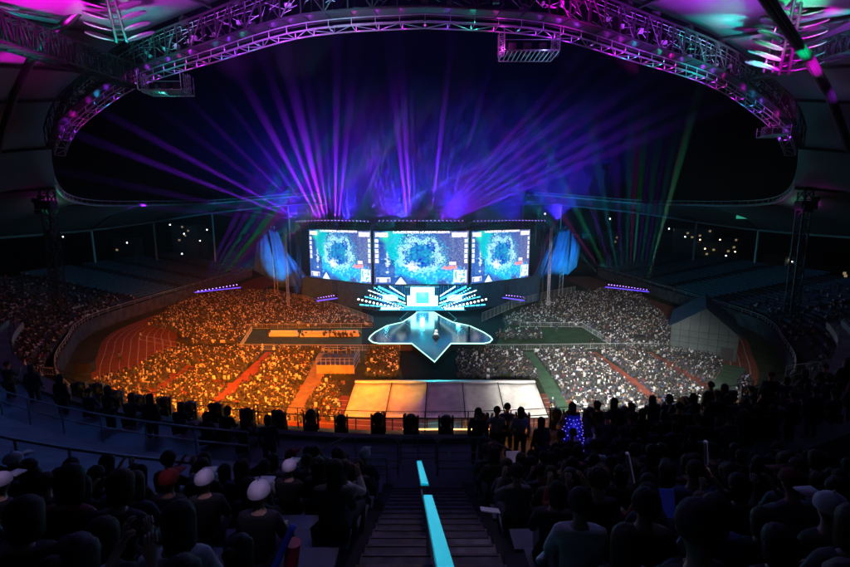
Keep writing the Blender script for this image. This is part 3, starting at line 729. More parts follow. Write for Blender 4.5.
fence([G(270, 296), G(300, 302), G(340, 313), G(373, 326)], 'tall teal-lit barrier beside the stage, orange-lit side', 2.2, 'white_steel', True)
fence([G(482, 322), G(515, 307), G(545, 299), G(575, 293)], 'tall teal-lit barrier beside the stage, white-lit side', 2.2, 'white_steel', True)
fence([G(785, 377, 3), G(806, 374, 3), G(830, 370, 3), G(870, 364, 3)], 'greenish railing at the edge of the dark white-side stand', 1.6, 'steel', True)
fence([G(-8, 371, 3.2), G(20, 373, 3.2), G(58, 376, 3.2)], 'pale railing across the stand by the curved wall', 1.1, 'white_steel', True)
for x, y, lb_ in ((284, 336, 'first'), (315, 336.5, 'second'), (345, 336, 'third')):
    p = G(x, y); b = MB(); b.box((0, 0, .35), (6, .8, .7)); b.box((0, .2, .95), (5.6, .25, .5)); o = b.build('equipment_bench', M['white_steel'], loc=p)
    tag(o, f'white covered bench on the orange-lit lawn, {lb_} from the red track', 'bench', 'covered benches on the lawn')
# camera platform
p = (G(318, 377) + G(358, 360)) / 2; root = empty('camera_platform', (p.x, p.y, 0)); wX = (G(358, 368).x - G(322, 368).x) / 2
b = MB(); b.box((0, 0, 1.55), (wX * 2, 5.5, .1)); b.build('deck', M['metal_dark'], root)
b = MB(); b.box((0, -2.72, .78), (wX * 2, .06, 1.4)); b.build('front_panel', M['plyway'], root)
b = MB()
for i in range(9):
    x = -wX + i * wX / 4
    b.tube((x, -2.8, 0), (x, -2.8, 2.7), .05); b.tube((x, 2.7, 0), (x, 2.7, 2.7), .05)
for z in (.7, 1.5, 2.2, 2.7):
    b.tube((-wX, -2.8, z), (wX, -2.8, z), .04); b.tube((-wX, 2.7, z), (wX, 2.7, z), .04)
    for x in (-wX, wX): b.tube((x, -2.8, z), (x, 2.7, z), .04)
b.build('scaffold', M['steel'], root); tag(root, 'scaffold camera platform beside the tan walkway', 'platform'); CAMP = Vector((p.x, p.y, 1.6))
root = empty('broadcast_camera', CAMP + Vector((.3, .6, 0))); b = MB()
for a in (0, 2.1, 4.2): b.tube((math.cos(a) * .5, math.sin(a) * .5, 0), (0, 0, 1.3), .035)
b.build('tripod', M['black'], root); b = MB(); b.box((0, 0, 1.5), (.3, .6, .35)); b.tube((0, .3, 1.5), (0, .8, 1.5), .13, 8); b.build('camera_body', M['black'], root)
tag(root, 'black broadcast camera on tripod atop the scaffold platform', 'camera')

# white tent in the middle
tz0, tz1, ty0, ty1 = 4.4, 6.2, 41.2, 46.0
x0 = PY(343, 418, 43.8 * .937).x; x1 = PY(549, 418, 41.04).x
x0 = -8.5; x1 = 12.8; xt0, xt1 = -8.0, 12.6
root = empty('marquee_tent', ((x0 + x1) / 2, ty0, 0)); bx_ = (x0 + x1) / 2
fr = [0, .205, .4, .595, .79, 1.0]
for i in range(5):
    a0 = x0 + (x1 - x0) * fr[i] + .05; a1 = x0 + (x1 - x0) * fr[i + 1] - .05; c0 = xt0 + (xt1 - xt0) * fr[i] + .05; c1 = xt0 + (xt1 - xt0) * fr[i + 1] - .05
    b = MB(); vs = []; N = 8
    for r_ in range(N + 1):
        for q in range(N + 1):
            f, g = r_ / N, q / N; xa = (a0 * (1 - f) + c0 * f) * (1 - g) + (a1 * (1 - f) + c1 * f) * g
            vs.append((xa - bx_, f * (ty1 - ty0), tz0 + (tz1 - tz0) * f - .22 * math.sin(math.pi * g) * (.3 + .7 * math.sin(math.pi * f)) + random.uniform(-.012, .012)))
    b.add(vs, [(r_ * (N + 1) + q, r_ * (N + 1) + q + 1, (r_ + 1) * (N + 1) + q + 1, (r_ + 1) * (N + 1) + q) for r_ in range(N) for q in range(N)])
    o = b.build('roof_panel', M['tarp'], root, smooth=True); md = o.modifiers.new('t', 'SOLIDIFY'); md.thickness = .05; md.offset = -1
b = MB()
for i in range(6):
    xa = x0 + (x1 - x0) * fr[i] - bx_; xc = xt0 + (xt1 - xt0) * fr[i] - bx_
    b.tube((xa, 0, tz0 - .02), (xc, ty1 - ty0, tz1 - .02), .06); b.tube((xa, 0, 0), (xa, 0, tz0), .07); b.tube((xc, ty1 - ty0, 0), (xc, ty1 - ty0, tz1), .07)
b.tube((x0 - bx_, 0, tz0 - .1), (x1 - bx_, 0, tz0 - .1), .07); b.build('frame', M['metal_dark'], root)
b = MB(); b.box((xt0 / 2 + xt1 / 2 - bx_, ty1 - ty0 + .25, tz1 - .02), (xt1 - xt0, .42, .3)); b.build('ridge_gutter', M['white_steel'], root)
b = MB(); b.box((0, .6, 1.6), (x1 - x0 - .6, .1, 1.6)); b.build('inner_wall', M['plyway'], root)
tag(root, 'long white marquee with five sloping canvas panels beyond the parapet', 'tent')
spot((2, 62, 8.5), (2, 46.3, 5.0), 16000, (.02, .75, .9), 44, .4)
b = MB(); b.box((0, 0, 0), (9, .08, .1)); o = b.build('tube_lamp', M['orange_glow'], loc=(2.2, ty0 - .25, 3.2)); tag(o, 'long warm tube lamp glowing under the marquee eave', 'lamp')
point((0, 40, 2.5), 700, (1, .35, .06)); point((5, 40, 2.5), 900, (1, .4, .08)); point((9.5, 39.5, 2.5), 600, (1, .3, .05))

# gabled hall on the right
ga = G(669, 352); gb = G(736, 362); d = (gb - ga); L = d.length; ang = math.atan2(d.y, d.x)
root = empty('gabled_hall', ga, ang); he = 6.0; hr = 8.6; dep = 16
b = MB(); front = [(0, 0, 0), (L, 0, 0), (L, 0, he * .72), (L * .5, 0, hr), (0, 0, he * .82)]
bk = [(x, dep, z) for x, y, z in front]
b.add(front + bk, [(0, 1, 2, 3, 4), (9, 8, 7, 6, 5), (0, 5, 6, 1), (1, 6, 7, 2), (0, 4, 9, 5)]); M['sheeting'] = mat('grey hall sheeting', (.06, .085, .09), .7, var=.25, scale=.5)
b.build('wall', M['sheeting'], root)
b = MB(); z1_, z2_ = he * .72, he * .82; nrm = .1
for (xa, za), (xc, zc) in (((-.5, z2_ - .3), (L * .5, hr + .05)), ((L * .5, hr + .05), (L + .5, z1_ - .35))):
    b.add([(xa, -.5, za + nrm), (xc, -.5, zc + nrm), (xc, dep + .5, zc + nrm), (xa, dep + .5, za + nrm), (xa, -.5, za + nrm + .15), (xc, -.5, zc + nrm + .15), (xc, dep + .5, zc + nrm + .15), (xa, dep + .5, za + nrm + .15)],
          [(0, 1, 2, 3), (7, 6, 5, 4), (0, 4, 5, 1), (3, 2, 6, 7), (0, 3, 7, 4), (1, 5, 6, 2)])
b.build('roof', M['seatblue'], root)
b = MB()
for i in range(8):
    x = L * i / 7; zt_ = np.interp(x, [0, L / 2, L], [z2_, hr, z1_]); b.box((x, -.06, zt_ / 2), (.09, .08, zt_))
for z in (1.2, 2.3, 3.4, 4.5): b.box((L / 2, -.14, z), (L, .05, .06))
b.build('frame', M['metal_dark'], root)
b = MB(); b.box((L * .86, -.1, 1.1), (1.8, .1, 2.2)); b.build('door', M['black'], root)
tag(root, 'white gabled hall with gridded end wall beside the white-lit floor crowd', 'building')
spot((30, 60, 14), ga + Vector((5, 3, 3)), 1500, (.2, .6, .75), 45, .6); spot((55, 40, 20), gb + Vector((-3, 0, 1)), 2500, (.6, .6, .6), 30, .6)

# ---------------------------------------------------------------- roof
I_ = [(0, 45, 44), (-12.5, 47.5, 44.2), (-25, 54, 44), (-40, 62.4, 43.6), (-50, 67, 41), (-57.6, 71, 38), (-66, 78, 33), (-72, 86, 29), (-75, 98, 27.3), (-76, 125, 28), (-75, 154, 29.3), (-67, 172, 31.2), (-55, 184, 33), (-48, 190, 34)]
O_ = [(0, -28, 32), (-25, -26, 32), (-48, -18, 31), (-72, 0, 29), (-88, 18, 27), (-98, 38, 24), (-104, 58, 21.5), (-106, 78, 19.8), (-107, 100, 19.4), (-106, 136, 20.4), (-100, 158, 22.6), (-92, 186, 26), (-68, 215, 30), (-52, 228, 31)]
K = 8
def roof(side):
    I = catmull(I_, K); O = catmull(O_, K)
    if side > 0: I = mirror(I); O = mirror(O)
    nm = 'orange' if side < 0 else 'white'; root = empty('stadium_roof', I[0]); b0 = I[0].copy()
    V = 14; b = MB(); vs = []
    for i in range(len(I)):
        bay = abs(math.sin(math.pi * i / K / 1.0 * 1.0))
        for j in range(V + 1):
            f = j / V; p = I[i].lerp(O[i], f)
            ii = i / K; lift = 5.0 * (1 - f) * max(0.0, min(1.0, (7.5 - ii) / 2.0))
            z = p.z + lift + 2.6 * math.sin(math.pi * f) * (1 - .95 * bay) - 1.0 * bay * math.sin(math.pi * f) + .35
            vs.append(Vector((p.x, p.y, z)) - b0)
    fs = [(i * (V + 1) + j, i * (V + 1) + j + 1, (i + 1) * (V + 1) + j + 1, (i + 1) * (V + 1) + j) for i in range(len(I) - 1) for j in range(V)]
    b.add(vs, fs); o = b.build('membrane', M['membrane'], root, smooth=True); md = o.modifiers.new('t', 'SOLIDIFY'); md.thickness = .06
    b = MB(); b.path([p - b0 for p in O], .35, 8); b.build('edge_beam', M['steel'], root)
    b = MB(); b.path([p - b0 for p in I[7 * K - 4:]], .25, 8); 
    b.path([p - b0 + Vector((0, 0, 1.1)) for p in I[7 * K - 4:]], .12, 6)
    for i in range(7 * K - 4, len(I), 1):
        b.tube(I[i] - b0, I[i] - b0 + Vector((0, 0, 1.1)), .07, 4)
    b.build('inner_rail', M['steel'], root)
    # rib arches under every ridge
    b = MB()
    for i in range(0, len(I), K):
        pts = []
        for j in range(0, V + 1):
            pts.append(vs[i * (V + 1) + j] + Vector((0, 0, -.35)))
        b.path(pts, .2, 6)
    b.build('rib', M['metal_dark'], root)
    # columns under outer beam
    for i in range(7 * K, len(O), K):
        p = O[i]; q = MB(); q.tube((p.x - b0.x, p.y - b0.y, 4 - b0.z), (p.x - b0.x, p.y - b0.y, p.z - b0.z - .2), .42, 10, r2=.34); q.build('column', M['steel'], root)
    tag(root, f'scalloped membrane roof half over the {nm}-lit side stands', 'stadium roof'); return I, O
IL, OL = roof(-1); IR, OR = roof(1)

# main truss arc round the near opening
def arc():
    kk = int(5.5 * K); pts = [p.copy() for p in reversed(IL[:kk + 1])] + [p.copy() for p in IR[1:kk + 1]]
    # resample evenly
    L = [0]
    for a, c in zip(pts[:-1], pts[1:]): L.append(L[-1] + (c - a).length)
    n = int(L[-1] / 2.4); out = []
    for i in range(n + 1):
        s = L[-1] * i / n; k = min(max(np.searchsorted(L, s) - 1, 0), len(pts) - 2); t = (s - L[k]) / (L[k + 1] - L[k]); out.append(pts[k].lerp(pts[k + 1], t))
    return out
A = arc(); nA = len(A); cen = Vector((0, 110, 0))
root = empty('roof_truss', A[nA // 2]); b0 = A[nA // 2].copy()
inn = []; 
for i, p in enumerate(A):
    t = (A[min(i + 1, nA - 1)] - A[max(i - 1, 0)]).normalized(); nn = Vector((t.y, -t.x, 0)); nn.normalize()
    if (p + nn - cen).length > (p - cen).length: nn = -nn
    inn.append(nn)
HT = 3.6
def off(i, o, z): return A[i] + inn[i] * o + Vector((0, 0, z)) - b0
# gantry: pale ladder at the bottom, inner side
b = MB(); b.path([off(i, .9, -.55) for i in range(nA)], .075, 5); b.path([off(i, -.5, -.55) for i in range(nA)], .075, 5)
b.path([off(i, .9, .15) for i in range(nA)], .05, 5); b.path([off(i, -.5, .15) for i in range(nA)], .05, 5)
for i in range(nA):
    b.tube(off(i, .9, -.55), off(i, -.5, -.55), .05, 5); b.tube(off(i, .9, -.55), off(i, .9, .15), .04, 4); b.tube(off(i, -.5, -.55), off(i, -.5, .15), .04, 4)
    if i < nA - 1: b.tube(off(i, .9 if i % 2 else -.5, -.55), off(i + 1, -.5 if i % 2 else .9, -.55), .035, 4)
b.build('lighting_gantry', M['alu'], root)
b = MB()
for o in (.6, -1.4):
    b.path([off(i, o, .5) for i in range(nA)], .13, 6); b.path([off(i, o, HT) for i in range(nA)], .13, 6)
b.build('chord', M['metal_dark'], root)
b = MB()
for i in range(nA):
    for o in (.6, -1.4):
        b.tube(off(i, o, .5), off(i, o, HT), .09, 5)
        if i < nA - 1: b.tube(off(i, o, .5 if i % 2 else HT), off(i + 1, o, HT if i % 2 else .5), .07, 5)
    b.tube(off(i, .6, HT), off(i, -1.4, HT), .06, 4); b.tube(off(i, .6, .5), off(i, -1.4, .5), .06, 4)
b.build('bracing', M['metal_dark'], root)
b = MB(); 
b.path([off(i, .75, HT + 1.0) for i in range(nA)], .045, 5); b.path([off(i, .75, HT + .5) for i in range(nA)], .03, 5)
for i in range(nA): b.tube(off(i, .75, HT), off(i, .75, HT + 1.0), .035, 4)
b.build('handrail', M['steel'], root)
b = MB(); 
for i in range(nA - 1):
    b.add([off(i, .5, .62), off(i + 1, .5, .62), off(i + 1, -1.3, .62), off(i, -1.3, .62), off(i, .5, .56), off(i + 1, .5, .56), off(i + 1, -1.3, .56), off(i, -1.3, .56)], [(0, 1, 2, 3), (7, 6, 5, 4), (0, 4, 5, 1), (2, 6, 7, 3)])
b.build('walkway_floor', M['metal_dark'], root)
# cable loops and junction clutter inside the truss
b = MB()
for i in range(nA - 1):
    for k in range(3):
        s = off(i, random.uniform(-1.2, .5), random.uniform(.9, 3.2)); e = s.lerp(off(i + 1, random.uniform(-1.2, .5), random.uniform(.9, 3.2)), random.uniform(.3, 1)); b.tube(s, e, .03, 4)
    if random.random() < .7: b.box(off(i, random.uniform(-1, .4), random.uniform(.8, 2.8)) , (random.uniform(.3, .8), .4, random.uniform(.2, .5)))
b.build('cabling', M['steel'], root)
tag(root, 'curved roof truss and gantry lit violet and cyan round the roof opening', 'truss')
# flood lamps on top of truss: black boxes
flood = MB(); flood.box((0, 0, .75), (1.1, .6, .75)); flood.tube((-.35, 0, 0), (-.35, 0, .5), .05); flood.tube((.35, 0, 0), (.35, 0, .5), .05); flood.box((0, .32, .75), (.95, .05, .6))
fo = None; fx = [192, 233, 275, 325, 408, 470, 545, 577, 620, 656, 690, 718]
for k, x in enumerate(fx):
    best = min(range(nA), key=lambda i: abs(proj(A[i] + Vector((0, 0, HT)))[0] - x)); p = A[best] + inn[best] * -.4 + Vector((0, 0, HT))
    if fo is None: o = fo = flood.build('flood_lamp', M['black'])
    else: o = fo.copy(); C.objects.link(o)
    o.location = p; o.rotation_euler = (0, 0, random.uniform(-.5, .5) + math.atan2(inn[best].y, inn[best].x) - math.pi / 2); tag(o, f'dark flood lamp box standing on the roof truss, {nth(k + 1)} from its orange-lit end', 'flood lamp', 'flood lamps on the roof truss')
# wash lamps on gantry
wcols = [(.5, .02, 1), (.35, .03, 1), (.9, .01, .7), (.6, .02, 1), (.7, .01, .9), (.02, .4, .8), (.3, .03, 1), (.02, .6, .4), (.95, .01, .7), (.4, .03, 1), (.45, .03, 1)]
k = 0
for i in range(2, nA - 2, 1):
    c = wcols[k % len(wcols)]; k += 1; p = off(i, .2, -.1) + b0
    point(p, random.uniform(15, 48), c, .06)
    if i % 2: point(off(i, -.4, 2.3) + b0, random.uniform(1, 5), (.4, .03, 1) if k % 3 else (.8, .05, .6), .06)
    if k % 4 == 0:
        o = fixture(p + Vector((0, 0, -.15)), (0, 0, -1), ['wash_violet', 'wash_magenta', 'wash_cyan'][k // 4 % 3], f'small wash lamp inside the gantry of the roof truss, {nth(k // 4)} from orange end', 'wash lamps in the roof gantry')
        o.name = 'wash_lamp'
# hanging baskets
def basket(px, py, wpx, hpx, label):
    p = min(A, key=lambda q: abs(proj(q)[0] - px)); Yd = p.y + 1.2; a = PY(px - wpx / 2, py + hpx / 2, Yd); top = p.z - .5
    m = PY(px, py + hpx / 2, Yd); Wd = wpx / F * proj(m)[2] / 2; dd = 1.6; root = empty('hanging_basket', (m.x, m.y, m.z)); b = MB(); h = top - m.z
    for x in (-Wd, Wd):
        for y in (-dd, dd): b.tube((x, y, 0), (x, y, h), .05)
        lattice(b, (x, 0, 0), (x, 0, h), .6, 6, .03)
    b.build('hanger', M['alu'], root)
    b = MB(); 
    for y in (-dd, dd): b.tube((-Wd, y, 0), (Wd, y, 0), .07); b.tube((-Wd, y, 1.0), (Wd, y, 1.0), .035)
    for i in range(13): x = -Wd + Wd * 2 * i / 12; b.tube((x, -dd, 0), (x, dd, 0), .05)
    b.build('floor_grid', M['alu'], root); b = MB()
    for i in range(3):
        b = MB(); b.box((-Wd * .6 + i * Wd * .55, 0, .6), (.8, .8, 1.1)); b.box((-Wd * .6 + i * Wd * .55, -.42, .6), (.66, .05, .95)); b.build('speaker_box', M['black'], root)
    tag(root, label, 'hanging platform'); return root
basket(528, 42, 54, 28, 'violet-lit lattice basket of speakers hanging under the middle of the roof truss')
basket(167, 80, 42, 26, 'teal-lit lattice basket hanging under the orange-side bend of the truss')
basket(773, 124, 18, 24, 'violet-lit basket hanging under the white-side bend of the truss')
p = PY(505, 45, 47); point(p, 90, (.9, .05, .9)); point(PY(545, 50, 46), 50, (.3, .3, 1)); point(PY(165, 95, 60), 90, (.05, .8, .6)); point(PY(773, 120, 67), 80, (.7, .05, .9))
# secondary trusses leading out from the bends
def beam_truss(a, c, label, wd=1.6, n=20, r=.08, m='metal_dark'):
    a = Vector(a); c = Vector(c); b = MB(); lattice(b, (0, 0, 0), c - a, wd, n, r); o = b.build('lattice_beam', M[m], loc=a); tag(o, label, 'beam'); return o
jl = PY(136, 78, 62); jr = PY(752, 88, 64)
beam_truss(jl, PY(-40, 16, 40), 'dark lattice beam from the orange-side bend toward the spectators', 2.6, 26, .12)
beam_truss(jr + Vector((0, 0, 2)), PY(900, 28, 44), 'dark lattice beam from the white-side bend to the outer roof', 2.0, 22, .12)
b = MB(); a = PY(750, -25, 30); c = PY(806, 56, 44); b.tube((0, 0, 0), c - a, .42, 12); b.tube(Vector((.5, 0, -.3)), c - a + Vector((.5, 0, -.3)), .12, 8)
o = b.build('strut', M['metal_dark'], loc=a); tag(o, 'thick dark tubular strut crossing below the roof, white-lit side', 'strut')
b = MB(); b.path([PY(806, 54, 44) - a, PY(830, 95, 50) - a, PY(850, 150, 60) - a], .45, 10); o = b.build('strut', M['metal_dark'], loc=a); tag(o, 'dark curved roof strut dropping to the outer stand, white-lit side', 'strut')
b = MB(); a = PY(78, 12, 50); b.path([PY(x, y, yy) - a for x, y, yy in ((78, 12, 50), (52, 35, 50), (30, 62, 50), (14, 95, 52), (3, 130, 55), (-8, 170, 60))], .4, 10); o = b.build('strut', M['metal_dark'], loc=a); tag(o, 'dark curved roof strut dropping to the outer stand, orange-lit side', 'strut')
# masts with oval fins
def finmast(base, top, nfin, wfin, label, lean=0):
    base = Vector(base); top = Vector(top); root = empty('roof_mast', base); b = MB(); d = top - base
    for s in (-.55, .55): b.tube((s, 0, 0), d + Vector((s * .6, 0, 0)), .16, 8)
    for i in range(10): q = d * ((i + .5) / 10); b.tube(q + Vector((-.5, 0, 0)), q + Vector((.5, 0, 0)), .09, 6)
    b.build('shaft', M['metal_dark'], root)
    for i in range(nfin):
        f = .12 + .8 * i / nfin; q = d * f; w_ = wfin * (1 - .35 * f)
        for s in (-1, 1):
            m = MB(); n_ = 16; vs = []; rot = Matrix.Rotation(s * R(-18), 3, 'Y') @ Matrix.Rotation(R(20), 3, 'X')
            for zz in (-.07, .07):
                for rr in (1, .0):
                    for k_ in range(n_): t = 2 * math.pi * k_ / n_; vs.append(q + Vector((s * (w_ * .55 + .5), 0, 0)) + rot @ Vector((math.cos(t) * w_ * .5 * (rr or .8), math.sin(t) * .95 * (rr or .8), zz * (1 if rr else 1.4))))
            fs = []
            for k_ in range(n_):
                k2 = (k_ + 1) % n_; fs += [(k_, k2, 2 * n_ + k2, 2 * n_ + k_)]
            fs += [tuple(range(n_)), tuple(range(2 * n_, 3 * n_))[::-1]]
            m.add(vs, fs); m.build('fin', M['fin'], root)
    tag(root, label, 'roof mast')
finmast(PY(122, 42, 50), PY(108, -12, 46), 4, 3.2, 'roof mast with oval fins lit magenta and teal, orange-lit side')
finmast(PY(784, 74, 52), PY(800, -10, 44), 6, 3.6, 'roof mast with oval fins lit green and magenta, white-lit side')
finmast(PY(768, 72, 54), PY(786, 0, 50), 5, 2.4, 'smaller roof mast with oval fins behind the thick strut')
# corner support masts
def pylon(px0, py0, px1, py1, Y, label):
    a = PY(px0, py0, Y); c = PY(px1, py1, Y); b = MB(); lattice(b, (0, 0, 4 - a.z), c - a, 1.6, 16, .16); b.box((0, 0, 0), (3.2, 1.8, 1.6))
    for i in range(6): b.box(Vector((random.uniform(-1.2, 1.2), -1, random.uniform(-6, 6))), (1.0, .6, .8))
    o = b.build('corner_pylon', M['metal_dark'], loc=a); tag(o, label, 'pylon')
pylon(46, 205, 42, 150, 86, 'dark lattice pylon under the roof corner, orange-lit side')
pylon(806, 205, 810, 158, 86, 'dark lattice pylon under the roof corner, white-lit side')
# added lamps washing colour over the membrane, without fixtures
MAG = (.85, .0, .7); TEAL = (.0, .6, .55); PUR = (.35, .03, .7); GRN = (.0, .9, .3)
def wash(px, py, Ym, en, col, deg=40, dy=-7, dz=-11, soft=.3):
    t = PY(px, py, Ym); s = t + Vector((random.uniform(-2, 2), dy, dz + 2)); spot(s, t + (t - s) * .3, en * 7.5, col, deg, .9, soft)
wash(240, 2, 44, 9000, PUR, 80); wash(175, 20, 50, 5000, (.5, .05, .6), 60); wash(140, 42, 54, 3500, TEAL, 55); wash(115, 32, 50, 3000, (.05, .9, .6), 45)
wash(60, 12, 44, 6000, MAG, 40); wash(30, 25, 44, 6500, MAG, 42); wash(12, 68, 56, 5000, MAG, 22); wash(8, 30, 46, 4000, TEAL, 40); wash(100, 10, 46, 4000, MAG, 40)
wash(600, -2, 43, 15000, MAG, 42); wash(560, 0, 43, 1500, PUR, 60); wash(670, 20, 48, 8000, PUR, 60); wash(730, 52, 55, 13000, TEAL, 50); wash(705, 15, 50, 5000, PUR, 70)
wash(770, 55, 52, 9000, MAG, 45); wash(800, 30, 48, 9000, MAG, 40); wash(780, 12, 46, 7000, GRN, 40); wash(840, 20, 48, 5000, TEAL, 50); wash(755, 35, 52, 4000, GRN, 35); wash(820, 55, 52, 3000, PUR, 45)
wash(80, 110, 66, 300, (.5, .03, .3), 80); wash(790, 110, 68, 200, (.05, .35, .5), 80); wash(330, -4, 42, 4000, TEAL, 40); wash(450, -8, 40, 900, PUR, 60)
wash(300, -2, 42, 5000, (.35, .2, .6), 90)
point(PY(118, 25, 46), 200, MAG, .3); point(PY(128, 36, 48), 150, (.0, .8, .45), .3); point(PY(795, 32, 45), 400, (.6, .02, 1), .3); point(PY(778, 20, 44), 300, GRN, .3); point(PY(765, 66, 52), 350, MAG, .3)
for x, y, c, e in ((15, 185, MAG, 350), (48, 203, MAG, 120), (86, 216, MAG, 90), (60, 210, GRN, 100), (36, 178, GRN, 120), (818, 196, GRN, 350), (800, 172, MAG, 150), (815, 203, MAG, 350), (784, 211, MAG, 100), (795, 205, GRN, 70), (742, 206, GRN, 120)):
    p = PY(x, y, 88) + Vector((0, 0, -.3)); point(p, e, c, .25)
# side roofs and fascia: added lamps for a teal glow
for sx in (-1, 1):
    spot((sx * 50, 135, 18), (sx * 72, 170, 30), 40000, (.02, .4, .75), 60, .8); spot((sx * 40, 150, 20), (sx * 60, 185, 32), 50000, (.02, .4, .85), 50, .7)
    spot((sx * 45, 110, 12), (sx * 100, 130, 20), 16000, (.03, .25, .32), 70, .9); spot((sx * 40, 90, 14), (sx * 100, 105, 20), 3500, (.05, .22, .25), 70, .9)
    spot((sx * 45, 100, 26), (sx * 88, 128, 5), 1500, (.02, .2, .35), 80, .9)

# little signal light box under roof (green) right
p = PY(742, 216, 128); b = MB(); b.box((0, 0, 0), (3, .5, 1.6)); b.box((0, 0, 2.6), (3.4, .5, .3)); b.tube((0, 0, .8), (0, 0, 2.5), .06)
o = b.build('sign_box', emi('dim green panel', (.05, .6, .4), .5), loc=p); tag(o, 'small green-lit box hanging under the roof edge, white-lit side', 'light box')

# ---------------------------------------------------------------- far city
def building(px, py, Y, wd, ht, wins, label):
    p = PY(px, py, Y); root = empty('distant_building', (p.x, p.y, -9)); b = MB(); h = p.z + 9 + ht * .4
    b.box((0, 0, h / 2), (wd, wd * .7, h)); b.build('wall', M['concrete'], root)
    for i in range(wins):
        b = MB(); b.box((random.uniform(-.42, .42) * wd, -wd * .35 - .06, h - random.uniform(1, min(h - 1, ht))), (1.6, .1, 1.3)); b.build('window', M['window_lit'], root)
    tag(root, label, 'building', 'city buildings beyond the stands')
for k, (x, y, Y, wd, ht, nw) in enumerate([(693, 236, 330, 22, 14, 6), (712, 248, 300, 26, 10, 4), (727, 246, 340, 14, 16, 3), (792, 262, 250, 22, 10, 4), (806, 268, 240, 14, 8, 3), (830, 272, 230, 30, 8, 6), (846, 280, 225, 14, 8, 3), (190, 234, 360, 22, 18, 4), (128, 243, 330, 16, 10, 1), (612, 236, 420, 20, 10, 2)]):
    building(x, y, Y, wd, ht, nw, f'dark city building with few lit windows, {nth(k + 1)} largest cluster beyond the stands' if 0 else ['dark block with warm windows seen under the white-side roof, nearest the screens', 'low block with lit windows left of the third roof column', 'narrow tall block under the white-side roof edge', 'low wide block with lit windows beyond the pylon-side stand', 'small block beside the bright street lights, white-lit side', 'wide bright block at the far end of the street lights', 'small lit block at the frame edge beyond the white-side stand', 'dark block with scattered lights under the orange-side roof', 'small dark block with one light beyond the orange-side stand', 'far block glimpsed between wing and beam lamps, white-lit side'][k])
lp = MB(); lp.tube((0, 0, -9), (0, 0, 0), .12, 6); lp2 = MB(); lp2.ball((0, 0, .2), .45, 8, 6)
sproto = {}
lights = [(685, 237, 300, 1), (700, 240, 300, 0), (705, 249, 280, 0), (712, 247, 300, 1), (726, 256, 260, 1), (745, 277, 170, 2), (792, 262, 240, 1), (797, 266, 240, 0), (803, 269, 235, 2), (820, 272, 230, 1), (829, 272, 228, 0), (836, 273, 226, 0), (846, 274, 224, 2), (824, 296, 180, 0), (838, 297, 180, 1), (843, 303, 175, 2), (849, 300, 176, 0), (805, 285, 200, 1), (63, 237, 280, 1), (127, 243, 270, 1), (170, 225, 330, 1), (184, 234, 300, 1), (200, 241, 290, 1), (207, 230, 320, 1), (182, 254, 240, 1), (669, 229, 340, 1), (610, 219, 330, 1), (720, 240, 280, 0), (735, 252, 270, 0), (812, 271, 232, 2), (27, 292, 150, 1), (138, 266, 180, 2), (545, 214, 380, 1), (107, 291, 140, 2), (143, 283, 145, 2)]
for k, (x, y, Y, c) in enumerate(lights):
    p = PY(x, y, Y); root = empty('street_lamp', p)
    a = bpy.data.objects.new('post', sproto['p']) if 'p' in sproto else lp.build('post', M['metal_dark'], root)
    if 'p' not in sproto: sproto['p'] = a.data
    else: C.objects.link(a); a.parent = root
    key = 'b%d' % (c % 3)
    if key not in sproto:
        q = lp2.build('lamp_head', [M['lamp_street'], M['lamp_cool'], M['lens_warm']][c]); q.parent = root; sproto[key] = q.data
    else:
        q = bpy.data.objects.new('lamp_head', sproto[key]); C.objects.link(q); q.parent = root
    s_ = Y / 330 * (1.0 if c != 2 else 1.5); q.scale = (s_, s_, s_)
    sd = 'white' if x > 425 else 'orange'; cc = ['warm', 'cool white', 'amber'][c]
    cnt = sum(1 for (x2, y2, _, c2) in lights[:k] if c2 == c and (x2 > 425) == (x > 425)) + 1
    tag(root, f'distant {cc} street lamp beyond the {sd}-side stand, {nth(cnt)} of its colour counted outward', 'street lamp', 'distant street lamps')

EN_O, EN_W, AMB = 80000, 42000, 0.06
